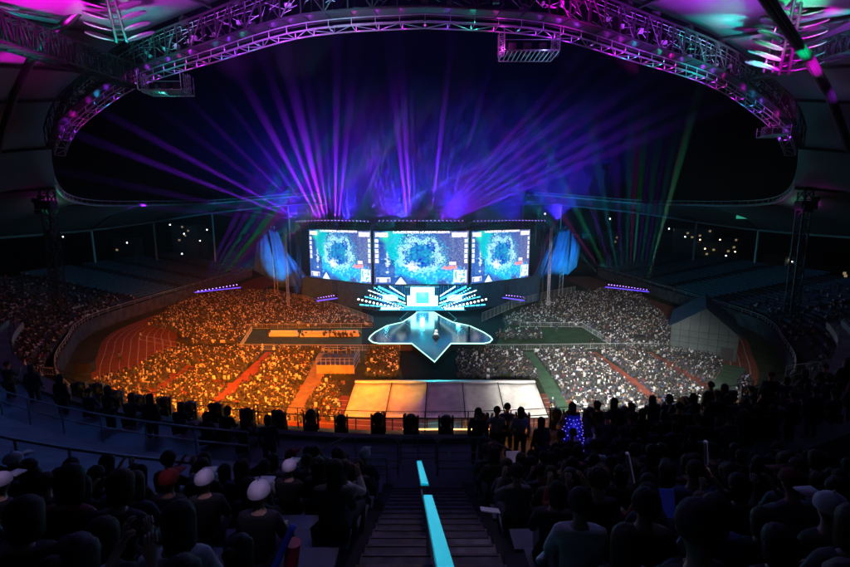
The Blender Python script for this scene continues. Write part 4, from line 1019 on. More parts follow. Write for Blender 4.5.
# ---------------------------------------------------------------- people
def skinmesh(name, nodes, edges, root_i, sub=1):
    me = bpy.data.meshes.new(name); me.from_pydata([n[0] for n in nodes], edges, []); o = bpy.data.objects.new(name, me); C.objects.link(o)
    o.modifiers.new('s', 'SKIN'); sv = me.skin_vertices[0].data
    for i, n in enumerate(nodes):
        r = n[1]; sv[i].radius = (r, r) if not isinstance(r, tuple) else r
        sv[i].use_root = (i == root_i)
    s = o.modifiers.new('u', 'SUBSURF'); s.levels = s.render_levels = sub
    dg = bpy.context.evaluated_depsgraph_get(); res = bpy.data.meshes.new_from_object(o.evaluated_get(dg)); bpy.data.objects.remove(o)
    res.name = name; res.materials.clear()
    res.polygons.foreach_set('use_smooth', [True] * len(res.polygons)); return res
def pose(kind):
    P = {}
    if kind.startswith('sit'):
        ln = {'sit': 0, 'sit_lean': .16, 'sit_back': -.08, 'sit_hold': .03, 'sit_turn': .04}[kind]
        P['pelvis'] = (0, 0, .55); P['spine'] = (0, .02 + ln * .3, .76); P['chest'] = (0, .02 + ln * .8, .98); P['nb'] = (0, .02 + ln, 1.12); P['neck'] = (0, .035 + ln * 1.1, 1.19)
        hx = .03 if kind == 'sit_turn' else 0
        P['h0'] = (hx * .4, .05 + ln * 1.2, 1.25); P['h1'] = (hx, .05 + ln * 1.25, 1.33); P['h2'] = (hx, .04 + ln * 1.25, 1.42); 
        for s, k in ((-1, 'l'), (1, 'r')):
            P['hip' + k] = (s * .1, .05, .53); P['kn' + k] = (s * .14, .46, .53); P['an' + k] = (s * .13, .46, .09); P['to' + k] = (s * .14, .62, .05)
            P['sh' + k] = (s * .19, .01 + ln, 1.06); P['el' + k] = (s * .25, .08 + ln, .80)
            P['wr' + k] = (s * .15, .32 + ln, .72); P['pa' + k] = (s * .12, .40 + ln, .70)
            if kind == 'sit_hold': P['el' + k] = (s * .26, .22, .86); P['wr' + k] = (s * .13, .40, 1.02); P['pa' + k] = (s * .10, .44, 1.10)
    else:
        P['pelvis'] = (0, 0, .95); P['spine'] = (0, -.01, 1.12); P['chest'] = (0, 0, 1.32); P['nb'] = (0, 0, 1.46); P['neck'] = (0, .015, 1.53)
        P['h0'] = (0, .03, 1.59); P['h1'] = (0, .035, 1.67); P['h2'] = (0, .02, 1.76)
        for s, k in ((-1, 'l'), (1, 'r')):
            P['hip' + k] = (s * .1, 0, .90); P['kn' + k] = (s * .11, .02, .5); P['an' + k] = (s * .12, -.02, .09); P['to' + k] = (s * .14, .15, .05)
            P['sh' + k] = (s * .19, 0, 1.40); P['el' + k] = (s * .25, -.02, 1.13); P['wr' + k] = (s * .26, .08, .9); P['pa' + k] = (s * .26, .11, .82)
            if kind == 'stand_hold': P['el' + k] = (s * .27, .12, 1.17); P['wr' + k] = (s * .14, .34, 1.28); P['pa' + k] = (s * .11, .40, 1.34)
    return P
RAD = dict(pelvis=(.16, .12), spine=(.145, .105), chest=(.17, .115), nb=.07, neck=.055, h0=.068, h1=.092, h2=.062, hip=.095, kn=.062, an=.042, to=.038, sh=.062, el=.043, wr=.028, pa=.032)
SEG = [('pelvis', 'spine'), ('spine', 'chest'), ('chest', 'nb'), ('nb', 'neck'), ('neck', 'h0'), ('h0', 'h1'), ('h1', 'h2')]
def rad(k): return RAD[k] if k in RAD else RAD[k[:-1]]
def body(kind):
    P = pose(kind); keys = list(P); idx = {k: i for i, k in enumerate(keys)}; shr = lambda k: tuple(x * .8 for x in rad(k)) if isinstance(rad(k), tuple) else rad(k) * (.8 if k[:2] in ('sh', 'el', 'hi', 'kn') else 1)
    nodes = [(P[k], shr(k)) for k in keys]; E_ = [(idx[a], idx[b]) for a, b in SEG]
    for k in 'lr':
        for a, b in (('pelvis', 'hip' + k), ('hip' + k, 'kn' + k), ('kn' + k, 'an' + k), ('an' + k, 'to' + k), ('chest', 'sh' + k), ('sh' + k, 'el' + k), ('el' + k, 'wr' + k), ('wr' + k, 'pa' + k)): E_.append((idx[a], idx[b]))
    # nose and ears as small buds on the head
    h = Vector(P['h1'])
    for d in ((0, .125, -.02), (-.105, 0, -.01), (.105, 0, -.01)):
        nodes.append((tuple(h + Vector(d)), .016 if d[0] == 0 else .02)); E_.append((idx['h1'], len(nodes) - 1))
    for k, s in (('l', -1), ('r', 1)):
        pa = Vector(P['pa' + k]); d = (pa - Vector(P['wr' + k])).normalized(); sd = d.cross(Vector((0, 0, 1)))
        if sd.length < .2: sd = Vector((1, 0, 0))
        sd.normalize(); curl = d.cross(sd).normalized() * (-1 if d.cross(sd).z > 0 else 1)
        for q, ll in ((-1.5, .058), (-.5, .068), (.5, .072), (1.5, .062)):
            a = pa + sd * q * .019 + d * .035; b = a + d * ll * .55 + curl * .012; c = b + d * ll * .3 + curl * .03
            i0 = len(nodes); nodes += [(tuple(a), .011), (tuple(b), .009), (tuple(c), .007)]; E_ += [(idx['pa' + k], i0), (i0, i0 + 1), (i0 + 1, i0 + 2)]
        a = pa - sd * s * .04 + d * .005; b = a - sd * s * .015 + d * .03; i0 = len(nodes); nodes += [(tuple(a), .012), (tuple(b), .009)]; E_ += [(idx['pa' + k], i0), (i0, i0 + 1)]
    return skinmesh('body', nodes, E_, idx['pelvis']), P
def garment(P, keys, segs, grow, name):
    idx = {k: i for i, k in enumerate(keys)}; nodes = []
    for k in keys:
        r = rad(k); r = tuple(x * 1.12 + grow for x in r) if isinstance(r, tuple) else r * 1.1 + grow; nodes.append((P[k], r))
    return skinmesh(name, nodes, [(idx[a], idx[b]) for a, b in segs], 0)
HAIRS = {}
def hair_mesh(P, style):
    h = Vector(P['h1']); b = MB(); n, m = 22, 12; vs = []; fs = []
    for i in range(m + 1):
        a = math.pi * (.03 + (.62 if style == 'short' else .68 if style == 'bob' else .66) * i / m)
        for j in range(n):
            t = 2 * math.pi * j / n; front = max(0, math.sin(t)); a2 = a * (1 - .38 * front * (i / m))
            r = .107 + .012 * noise.noise(Vector((math.cos(t) * 2.2 + len(style), math.sin(t) * 2.2, i * .7))) + .006 * noise.noise(Vector((t * 3, i * 1.3, len(style)))) ; drop = 0
            if style != 'short' and i > m - 3 and front < .3: drop = (i - m + 3) * (.035 if style == 'bob' else .07)
            vs.append(h + Vector((math.sin(a2) * math.cos(t) * r, math.sin(a2) * math.sin(t) * r * 1.08 - .012, math.cos(a2) * r * 1.12 + .022 - drop)))
    for i in range(m):
        for j in range(n): fs.append((i * n + j, (i + 1) * n + j, (i + 1) * n + (j + 1) % n, i * n + (j + 1) % n))
    fs.append(tuple(range(n))); b.add(vs, fs)
    if style == 'bun': b.ball(h + Vector((0, -.12, .08)), .05, 10, 7)
    me = bpy.data.meshes.new('hair'); me.from_pydata([tuple(x) for x in b.v], [], b.f); me.polygons.foreach_set('use_smooth', [True] * len(b.f)); return me
def cap_mesh(P):
    h = Vector(P['h1']); b = MB(); n, m = 16, 7; vs = []; fs = []
    for i in range(m + 1):
        a = math.pi * .55 * i / m
        for j in range(n): t = 2 * math.pi * j / n; vs.append(h + Vector((math.sin(a) * math.cos(t) * .12, math.sin(a) * math.sin(t) * .13, math.cos(a) * .125 + .025)))
    for i in range(m):
        for j in range(n): fs.append((i * n + j, (i + 1) * n + j, (i + 1) * n + (j + 1) % n, i * n + (j + 1) % n))
    b.add(vs, fs); b.box(h + Vector((0, .19, .03)), (.17, .14, .015)); b.ball(h + Vector((0, 0, .165)), .014, 6, 4)
    me = bpy.data.meshes.new('cap'); me.from_pydata([tuple(x) for x in b.v], [], b.f); me.polygons.foreach_set('use_smooth', [True] * len(b.f)); return me
KIT = {}
for kd in ('sit', 'sit_lean', 'sit_back', 'sit_hold', 'sit_turn', 'stand', 'stand_hold'):
    bmesh_, P = body(kd); bmesh_.materials.append(M['skin'])
    up_ = ['pelvis', 'spine', 'chest', 'nb', 'shl', 'ell', 'wrl', 'shr', 'elr', 'wrr']
    sg_ = [('pelvis', 'spine'), ('spine', 'chest'), ('chest', 'nb'), ('chest', 'shl'), ('shl', 'ell'), ('ell', 'wrl'), ('chest', 'shr'), ('shr', 'elr'), ('elr', 'wrr')]
    shirt = garment(P, up_, sg_, .014, 'jacket')
    tr = garment(P, ['pelvis', 'hipl', 'knl', 'anl', 'hipr', 'knr', 'anr'], [('pelvis', 'hipl'), ('hipl', 'knl'), ('knl', 'anl'), ('pelvis', 'hipr'), ('hipr', 'knr'), ('knr', 'anr')], .008, 'trousers'); tr.materials.append(M['jean'])
    sh = MB()
    for k in 'lr': p = Vector(P['to' + k]); sh.ball((p.x, p.y - .05, .05), .06, 8, 5, (.8, 2.0, .8))
    KIT[kd] = dict(body=bmesh_, shirt=shirt, tr=tr, P=P, shirts={}, hairs={}, cap={}, shoe=None)
    me = bpy.data.meshes.new('shoe'); me.from_pydata(sh.v, [], sh.f); me.materials.append(M['shoe']); KIT[kd]['shoe'] = me
def link(name, me, parent):
    o = bpy.data.objects.new(name, me); C.objects.link(o); o.parent = parent; return o
def person(p, rz, kd, cloth, hair, style, label, group=None, cap=None, legs=True, scale=1.0):
    K_ = KIT[kd]; root = empty('person', p, rz); root.scale = (scale,) * 3; link('body', K_['body'], root)
    if cloth not in K_['shirts']:
        m = K_['shirt'].copy(); m.materials.append(M['cl_' + cloth]); K_['shirts'][cloth] = m
    link('jacket', K_['shirts'][cloth], root)
    if legs: link('trousers', K_['tr'], root)
    if cap:
        if cap not in K_['cap']: m = cap_mesh(K_['P']); m.materials.append(M[cap]); K_['cap'][cap] = m
        link('cap', K_['cap'][cap], root)
    else:
        key = (style, hair)
        if key not in K_['hairs']: m = hair_mesh(K_['P'], style); m.materials.append(M[hair]); K_['hairs'][key] = m
        link('hair', K_['hairs'][key], root)
    tag(root, label, 'person', group); return root

# ---------------------------------------------------------------- our stand
def FL(y): return 23.0 - .51 * y
DY, Y0 = .80, 9.6
WALKZ = 17.8
def terrace_poly(b, x0, x1, y0, y1, z0, z1, mi=0): b.box(((x0 + x1) / 2, (y0 + y1) / 2, (z0 + z1) / 2), (x1 - x0, y1 - y0, z1 - z0), mi=mi)
NROW = 12
AX0, AX1 = -.85, 1.0                                # aisle between seat blocks (rail near x=.13)
for side, (xa, xb) in (('orange', (-22, AX0)), ('white', (AX1, 22))):
    root = empty('seating_terrace', ((xa + xb) / 2, 5, 16)); b = MB(); mx_ = (xa + xb) / 2
    for j in range(-1, NROW):
        y1 = Y0 - j * DY; zt_ = FL(y1 - DY / 2); b.box((0, y1 - DY / 2 - 5, (zt_ - 16) / 2 ), (xb - xa, DY - .004, zt_ - 16))
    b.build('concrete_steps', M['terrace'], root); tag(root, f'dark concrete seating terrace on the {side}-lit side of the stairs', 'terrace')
    for j in range(NROW):
        y1 = Y0 - j * DY; zt_ = FL(y1 - DY / 2)
        if side == 'orange' and j < 3: L0, L1 = -3.2, AX0 - .15
        else: L0, L1 = (max(xa, -1.3 * y1 - 5), AX0 - .15) if side == 'orange' else (AX1 + .15, min(xb, 1.3 * y1 + 5))
        b = MB(); ln = L1 - L0; b.box((0, 0, .40), (ln, .36, .05)); k_ = int(ln / 1.1) + 1
        for i in range(k_): b.box((-ln / 2 + .1 + (ln - .2) * i / max(k_ - 1, 1), 0, .1865), (.06, .3, .373))
        o = b.build('bench', M['seatblue'], loc=((L0 + L1) / 2, y1 - DY * .72, zt_)); tag(o, f'long dark bench in the {nth(j + 1)} row up from the walkway, {side}-lit side', 'bench', 'benches on the near terrace')
# stairs with half steps
root = empty('aisle_stairs', (.1, 5, 16)); b = MB()
for j in range(-1, 2 * NROW + 1):
    y1 = Y0 + .2 - j * .4; zt_ = FL(y1 - .2) + .02; b.box(((AX0 + AX1) / 2 - .1, y1 - .2 - 5, (zt_ - 16) / 2), (AX1 - AX0 - .01, .398, zt_ - 16))
b.build('step', M['step'], root); b = MB()
for j in range(-1, 2 * NROW + 1):
    y1 = Y0 + .2 - j * .4; zt_ = FL(y1 - .2) + .02; b.box(((AX0 + AX1) / 2 - .1, y1 - .03 - 5, zt_ - 16 + .005), (AX1 - AX0 - .05, .04, .012))
b.build('nosing', M['metal_dark'], root); tag(root, 'narrow concrete stairs running down between the seat blocks', 'stairs')
def rail_seg(ya, yb_, label):
    xr = lambda y: .25 - .04 * y
    root = empty('handrail', (xr(ya), ya, FL(ya) + .9)); d = Vector((xr(yb_) - xr(ya), yb_ - ya, FL(yb_) - FL(ya))); b = MB(); n = d.normalized(); u = n.cross(Vector((1, 0, 0)))
    rot = Matrix((Vector((1, 0, 0)), n, u)).transposed(); b.box(d / 2, (.115, d.length, .03), rot); b.build('light_strip', M['strip_cyan'], root)
    b = MB(); b.box(d / 2 - u * .035, (.13, d.length + .05, .035), rot)
    for f in (.03, .5, .97): q = d * f; b.tube((q.x, q.y, q.z - .9), q - u * .05, .028, 8)
    b.tube(Vector((0, 0, -.45)) + d * .03, Vector((0, 0, -.45)) + d * .97, .02, 8); b.build('frame', M['steel'], root); tag(root, label, 'handrail')
rail_seg(5.3, 1.2, 'cyan-glowing central handrail nearest the top of the stairs')
rail_seg(10.0, 6.3, 'shorter cyan-glowing handrail at the foot of the stairs')
# walkway and parapet arc
RC = 34.0
def arcp(x, y0, z=0): return Vector((x, y0 + RC - math.sqrt(max(RC * RC - x * x, 0)) if abs(x) < RC else y0 + RC, z))
xs = [i * .75 for i in range(-38, 39)]
b = MB(); vs = [arcp(x, 10.2 - .05, WALKZ) for x in xs] + [arcp(x, 12.6, WALKZ) for x in xs]; n = len(xs)
b.add(vs, [(i, i + 1, n + i + 1, n + i) for i in range(n - 1)]); 
b.add([arcp(x, 10.15, WALKZ) for x in xs] + [arcp(x, 10.15, 15.5) for x in xs], [(i, n + i, n + i + 1, i + 1) for i in range(n - 1)])
M['walk'] = mat('pale worn walkway', (.16, .2, .26), .7, var=.3, scale=1.3, bump=.2)
tag(b.build('walkway', M['walk']), 'curved walkway at the foot of the near stand', kind='structure')
# raised pale slab on the orange side between the rails
b = MB(); xs2 = [x for x in xs if -24 < x < -3.9]; n2 = len(xs2); lo = [arcp(x, 7.55, FL(7.4) + .1) for x in xs2]; hi = [arcp(x, 10.3, WALKZ + .55) for x in xs2]
b.add(lo + hi + [p - Vector((0, 0, 1.2)) for p in lo] + [p - Vector((0, 0, 1.2)) for p in hi], [(i, i + 1, n2 + i + 1, n2 + i) for i in range(n2 - 1)] + [(2 * n2 + i, 2 * n2 + i + 1, i + 1, i) for i in range(n2 - 1)] + [(n2 + i, n2 + i + 1, 3 * n2 + i + 1, 3 * n2 + i) for i in range(n2 - 1)])
tag(b.build('sloping_slab', M['walk']), 'bluish sloping concrete slab between two rails on the orange-lit side', 'slab')
b = MB(); n = len(xs); prof = [(12.62, 17.2), (12.62, 17.95), (12.9, 17.95), (12.9, 17.55), (13.9, 17.55), (13.9, 17.1), (12.7, 17.1)]
vs = [arcp(x, y, z) for x in xs for y, z in prof]; kq = len(prof)
b.add(vs, [(i * kq + j, i * kq + j + 1, (i + 1) * kq + j + 1, (i + 1) * kq + j) for i in range(n - 1) for j in range(kq - 1)])
tag(b.build('parapet_wall', M['concrete']), 'low curved parapet wall with ledge at the foot of the near stand', 'wall')
b = MB(); b.path([arcp(x, 13.8, 18.05) for x in xs], .02, 5); b.path([arcp(x, 13.8, 18.3) for x in xs], .012, 5)
for x in xs[::2]: b.tube(arcp(x, 13.8, 17.55), arcp(x, 13.8, 18.3), .02, 5)
tag(b.build('cable_rail', M['metal_dark']), 'thin dark wire rail along the outer edge of the parapet ledge', 'railing')
# tubular guard rails
def tubrail(pts, hs, label, r=.03, m='steel', post=1):
    P = [Vector(p) for p in pts]; root = empty('guard_rail', P[0]); b = MB(); c = MB()
    for h in hs: b.path([p - P[0] + Vector((0, 0, h)) for p in P], r, 8)
    for i in range(0, len(P), post):
        c = MB(); c.tube(P[i] - P[0], P[i] - P[0] + Vector((0, 0, max(hs))), r * .9, 8); c.build('post', M[m], root)
    b.build('rail', M[m], root); tag(root, label, 'railing')
def hoop(x0, x1, y, z, h, label, slope0=False, slope1=False):
    root = empty('guard_rail', (x0, y, z)); L = x1 - x0; b = MB(); pts = []
    pts += [(0, 0, 0), (0, 0, h - .5)] if slope0 else [(0, 0, 0), (0, 0, h - .12)]
    pts += [(.12 if not slope0 else .9, 0, h)]
    pts += [(L - (.12 if not slope1 else .9), 0, h)]; pts += [(L, 0, h - .5), (L, 0, 0)] if slope1 else [(L, 0, h - .12), (L, 0, 0)]
    b.path(pts, .03, 8); 
    for f in (.2, .4, .62): b.tube((.02, 0, h * f), (L - .02, 0, h * f), .018, 6)
    b.tube((L / 2, 0, 0), (L / 2, 0, h), .022, 6)
    b.build('tube_frame', M['steel'], root); tag(root, label, 'railing', 'tubular guard rails at the foot of the stairs')
hoop(-3.1, -.75, 10.9, WALKZ, 1.15, 'tubular guard rail with sloping end, orange-lit side of the stair foot', slope0=True)
hoop(.35, 2.6, 10.9, WALKZ, 1.15, 'tubular guard rail with sloping end, white-lit side of the stair foot', slope1=True)
hoop(-.72, .32, 11.5, WALKZ, .85, 'lower tubular guard rail straight ahead of the stairs')
tubrail([arcp(x, 7.45, FL(7.45)) for x in np.arange(-24, -3.6, 1.5)], (.95,), 'long bluish tube rail in front of the sloping slab', .035)
tubrail([arcp(x, 10.4, WALKZ + .5) for x in np.arange(-24, -3.2, 1.6)], (.5, .9), 'thin dark rail along the far edge of the sloping slab', .025)
tubrail([Vector((x, 10.2, FL(10.1))) for x in np.arange(-4.2, -.9, .8)], (.45, .7, .9), 'short triple tube rail beside the head of the stair foot', .02)
# moving head lights on the ledge
hx_ = []
def headpart():
    base = MB(); base.box((0, 0, .14), (.34, .34, .28), taper=.92)
    yoke = MB(); yoke.box((-.19, 0, .36), (.05, .12, .46)); yoke.box((.19, 0, .36), (.05, .12, .46)); yoke.box((0, 0, .155), (.43, .14, .05))
    hd = MB(); hd.ball((0, 0, 0), .165, 12, 8, (1, 1.35, 1)); hd.tube((0, .1, 0), (0, .27, 0), .13, 12)
    ln = MB(); ln.tube((0, .262, 0), (0, .285, 0), .11, 12)
    return base, yoke, hd, ln
hb, hy, hh_, hl = headpart()
mh = [80, 98, 118, 139, 165, 190, 217, 248, 279, 311, 341, 378, 411, 446, 481, 522, 556, 590, 624, 656, 684, 708, 729, 748]
HP = None; heads = []
for i, px in enumerate(mh):
    # walk along the ledge arc to the spot
    x = min(np.arange(-26, 26, .03), key=lambda q: abs(proj(arcp(q, 13.35, 17.9))[0] - px)); p = arcp(x, 13.35, 17.56)
    if px in (): continue
    root = empty('moving_head_light', p, random.uniform(-.12, .12)); root.scale = (1.15 * random.uniform(.92, 1.08), 1.2, 1.4 * random.uniform(.9, 1.1)); root.rotation_euler.z = random.uniform(-.4, .4)
    if HP is None:
        HP = dict(b=hb.build('base', M['black'], root), y=hy.build('yoke', M['black'], root), h=hh_.build('lamp_head', M['black'], root, smooth=True), l=hl.build('lens', M['lens_warm'], root), l2=None)
        h0 = HP['h']; l0 = HP['l']
    else:
        for k_ in ('b', 'y', 'h', 'l'):
            o = HP[k_].copy(); C.objects.link(o); o.parent = root
            if k_ == 'h': h0 = o
            if k_ == 'l': l0 = o
    side = 'orange' if px < 425 else 'white'; tx = px
    if px < 425: gx = np.interp(px, [80, 400], [-42, -10]) ; gy = [66, 92, 74, 58][i % 4]
    else: gx = np.interp(px, [425, 748], [12, 37]); gy = [66, 92, 74, 58][i % 4]
    tgt_ = Vector((gx, gy, 0)); q = p + Vector((0, 0, .46)); d = (tgt_ - q).normalized(); pitch = math.asin(d.z)
    h0.location = l0.location = (0, 0, .46); h0.rotation_euler = l0.rotation_euler = (pitch, 0, -math.atan2(d.x, d.y) - root.rotation_euler.z)
    cnt = sum(1 for z in mh[:i] if (z < 425)) if px < 425 else sum(1 for z in mh[:i] if z >= 425)
    num = len([z for z in mh if z < 425]) - cnt if px < 425 else cnt + 1
    l0.data = l0.data
    tag(root, f'black moving head light on the parapet ledge, {nth(num)} from the stairs toward the {side}-lit side', 'stage light', 'moving head lights on the parapet')
    if px < 400:
        spot(q + Vector((0, 0, .2)) + d * .75, tgt_, EN_O * (1.2 if gy > 80 else 1), (1, .15, .01) if gy > 80 else (1, .22, .013), 31, .6, .12)
    elif px > 500:
        spot(q + Vector((0, 0, .2)) + d * .75, tgt_, EN_W * (1.0 if gy > 80 else 1), (.96, .93, .86), 29, .6, .12)
spot((-31, 36, 18), (-66, 66, 5), 9000, (1, .18, .02), 36, .9, .12); spot((-14, 20, 19), (-60, 105, 1), 50000, (1, .12, .02), 22, .9, .12)
# special beams: yellow pools on the tent and near aisle block
spot((-2.5, 14.3, 18.8), (-6.0, 45.5, 6), 45000, (1, .45, .0), 6.5, .1, .03); spot((-1.5, 14.3, 18.8), (-1.8, 45.3, 6), 45000, (1, .45, .0), 7, .1, .03)
spot((-3.5, 14.3, 18.8), (-6.5, 43, 5.0), 12000, (1, .25, .02), 10, .5, .05)
spot((5, 14.3, 18.8), (9.5, 44, 5.4), 7500, (1, .92, .75), 22, .6, .05); spot((8, 14, 18.4), (6.5, 44, 5.4), 3500, (1, .9, .8), 20, .6, .05)
spot((1.0, 14.3, 18.8), (2.2, 44, 5.4), 6000, (.5, .25, .8), 26, .8, .05); spot((-1, 14.3, 18.8), (-3.5, 43.5, 5.2), 6000, (.7, .25, .5), 22, .8, .05)
p = G(372, 368); spot((-2, 14.3, 18.8), (p.x + 1, p.y, 0), 30000, (1, .45, .03), 8, .25, .05)
s_ = arcp(.68, 13.35, 18.2); spot(s_, s_ + Vector((-.05, .7, 2)), 40000, (.6, .5, 1), 14, .7, .05)
s_ = arcp(-1.6, 13.35, 18.2); spot(s_, s_ + Vector((-.6, .9, 1)), 20000, (1, .5, .4), 12, .7, .05)
s_ = arcp(-2.7, 13.35, 18.2); spot(s_, s_ + Vector((.7, 1.9, 1.3)), 20000, (1, .5, .3), 12, .7, .05)

# added fill lamps giving the near stand a bluish ambience
for x, y, z, e, c in ((-16, 16, 24, 500, (.03, .25, 1)), (-6, 18, 30, 900, (.08, .2, 1)), (9, 18, 30, 900, (.12, .15, 1)), (-9, 3, 31, 260, (.10, .25, 1)), (8, 2, 31, 200, (.16, .16, 1)), (-14, 11, 27, 260, (.05, .3, .9)), (2, 9, 30, 90, (.1, .3, 1)), (15, 8, 29, 160, (.12, .18, 1))):
    point((x, y, z), e * AMB, c, 1.0)

spot((-12, 18, 27), (-11, 9.5, 18.3), 420, (.02, .22, .8), 60, .7, .4); spot((-20, 20, 26), (-18, 13, 18.3), 450, (.02, .22, .8), 50, .7, .4)  # added blue lamps brightening the slab and walkway
for x in (-7, 7): spot((x, 24, 36), (x * .7, 4, 22), 1000 if x < 0 else 700, (.2, .2, 1), 44, .8, .5)  # added rim lamps for the seated crowd
spot((0, 16, 32), (0, 5, 20), 450, (.8, .55, .7), 22, .8, .4)  # added fill lamp over the stairs
for px, py, yy, e, dg_ in ((513, 461, 8.6, 800, 4), (630, 468, 6.3, 500, 7), (706, 455, 7.2, 500, 7), (660, 503, 4.6, 300, 5), (283, 553, 3.6, 300, 7), (490, 510, 5.2, 300, 5)):
    t = PY(px, py, yy); s_ = t + Vector((1.5, -2.5, 8)); spot(s_, t, e, (.62, .5, 1) if px != 283 else (.4, .35, 1), dg_, .8, .2)  # added narrow lamps picking out placards, sticks and paper
# spectators
cols_ = ['black', 'black', 'navy', 'charcoal', 'black', 'grey', 'denim blue', 'olive', 'dark red', 'white', 'black', 'navy']
hs = [('hair', 'short'), ('hair', 'short'), ('hair', 'bob'), ('hairb', 'bob'), ('hair', 'long'), ('hair', 'bun'), ('hairb', 'short'), ('hairb', 'long')]
hw = {('hair', 'short'): 'short black hair', ('hair', 'bob'): 'black bobbed hair', ('hairb', 'bob'): 'brown bobbed hair', ('hair', 'long'): 'long black hair', ('hair', 'bun'): 'a black hair bun', ('hairb', 'short'): 'short brown hair', ('hairb', 'long'): 'long brown hair'}
SPEC = [((265, 493), 'cap_lav', 'spectator in a large pale lavender cap'), ((213, 487), 'cap_lav', 'spectator in a small pale cap, orange-lit side by the aisle crowd'), ((282, 466), 'cap_lav', 'spectator in a bluish pale cap just behind the slab rail'), ((152, 480), 'cap_red', 'spectator in a dark red cap'), ((5, 487), 'cap_lav', 'spectator in a bluish cap at the frame edge')]
cand = []
for side in (-1, 1):
    for j in range(NROW):
        y1 = Y0 - j * DY; yy = y1 - DY * .72; z = FL(y1 - DY / 2) - .1; x = (AX0 - .42) if side < 0 else (AX1 + .42); s_i = 1
        while True:
            xx = x + side * (s_i - 1) * .53; q = proj((xx, yy, z + 1.3))
            if q[2] < .9: break
            if q[0] < -30 or q[0] > 880: break
            ok = True
            if side < 0 and j < 3 and xx < -3.2: break
            if random.random() < .06: ok = False
            if q[1] > 600 + 60 / max(q[2], .5): ok = False
            if ok: cand.append([side, j, s_i, xx + random.uniform(-.05, .05), yy + random.uniform(-.05, .05), z, q])
            s_i += 1
            if s_i > 40: break
print('seated candidates', len(cand))
cand.sort(key=lambda c: c[6][2]); cand = cand[:230]
used = {}
for (tx, ty), cp, lab in SPEC:
    best = min((c for c in cand if id(c) not in used), key=lambda c: math.hypot(c[6][0] - tx, c[6][1] - ty)); used[id(best)] = (cp, lab)
    bx0, by0, bd = best[6]; cand = [c for c in cand if c is best or id(c) in used or not (c[6][2] < bd and abs(c[6][0] - bx0) < 28 and -6 < c[6][1] - by0 < 38)]
    tt = Vector((best[3], best[4], best[5] + 1.35)); spot(tt + Vector((1.2, -2.2, 7)), tt, 900 if cp == 'cap_lav' else 300, (.66, .5, 1), 3.6, .8, .2)  # added narrow lamp so the cap stands out
    if lab.startswith('spectator in a large'): pass
sk_ = ['sit', 'sit', 'sit_lean', 'sit_back', 'sit_hold', 'sit_turn']
for c in cand:
    side, j, s_i, xx, yy, z, q = c; hr, st = random.choice(hs); cl = random.choice(cols_); sd = 'orange' if side < 0 else 'white'
    rz = random.uniform(-.25, .25) + xx * .02
    if id(c) in used:
        cp, lab = used[id(c)]; person((xx, yy, z), rz, 'sit', 'black', hr, st, lab, 'spectators seated on the near terrace', cap=cp); continue
    cp = random.choice(['cl_black', 'cl_navy', 'cl_white', 'cl_dark red']) if random.random() < .1 else None
    look = f'{cp[3:]} cap' if cp else hw[(hr, st)]
    person((xx, yy, z), rz, random.choice(sk_), cl, hr, st, f'{cl} top, {look}, {nth(s_i)} from stairs, row {ONES[j + 1] if 0 else nth(j + 1)} up, {sd}-lit side', 'spectators seated on the near terrace', cap=cp, scale=random.uniform(.9, 1.1))
# people standing along the walkway and parapet on the white side
def atpx(px, dy, zz): return min(np.arange(-26, 26, .03), key=lambda q: abs(proj(arcp(q, dy, zz))[0] - px))
k = 0
for px, dy, kd, cl in ((478, 11.3, 'stand', 'black'), (497, 12.1, 'stand_hold', 'white'), (507, 12.3, 'stand', 'denim blue'), (521, 12.0, 'stand', 'white'), (541, 11.3, 'stand', 'black')):
    p = arcp(atpx(px, dy, 18.8), dy, WALKZ - (.35 if px > 480 else 0)); hr, st = random.choice(hs); k += 1
    person(p, random.uniform(-.3, .3), kd, cl, hr, st, f'person in {cl} top standing by the parapet, {nth(k)} from the stair foot, white-lit side', 'people standing by the parapet')
for r_i, (dy, zo, px0) in enumerate(((10.5, -.02, 560), (11.25, -.02, 570), (12.0, -.02, 600))):
    px = px0; k = 0
    while px < 860:
        x = atpx(px, dy, 18.8); p = arcp(x, dy + random.uniform(-.12, .12), WALKZ + zo); k += 1; hr, st = random.choice(hs); cl = random.choice(['black', 'navy', 'charcoal', 'black', 'grey'])
        kd = random.choice(['sit', 'sit_lean', 'sit_hold', 'sit_turn', 'stand' if px > 690 else 'sit'])
        person(p, random.uniform(-.4, .4), kd, cl, hr, st, f'{cl} top, {hw[(hr, st)]}, {nth(k)} along, {nth(r_i + 1)} row on the walkway, white-lit side', 'people crowding the walkway', scale=random.uniform(.95, 1.08))
        px += random.uniform(13, 24)
k = 0
for px, dy, kd, cl in ((268, 11.2, 'stand', 'navy'), (222, 12.0, 'sit_lean', 'black'), (205, 11.7, 'sit', 'charcoal'), (178, 12.1, 'sit_turn', 'navy'), (150, 11.8, 'stand', 'black'), (128, 12.1, 'sit_lean', 'charcoal'), (108, 11.9, 'stand_hold', 'black'), (88, 12.1, 'sit', 'navy'), (243, 11.5, 'sit_hold', 'black'), (60, 12.0, 'stand', 'black'), (32, 12.1, 'stand', 'navy'), (8, 11.8, 'stand_hold', 'charcoal')):
    p = arcp(atpx(px, dy, 18.8), dy, WALKZ - .3); hr, st = random.choice(hs); k += 1
    person(p, random.uniform(-.3, .3), kd, cl, hr, st, f'person in {cl} top on the walkway, {nth(k)} from the stair foot, orange-lit side', 'people on the orange-side walkway')
point((2.6, 12.4, 18.2), 14, (1, .3, .05), .1); point((3.2, 12.3, 18.6), 8, (1, .3, .05), .1)
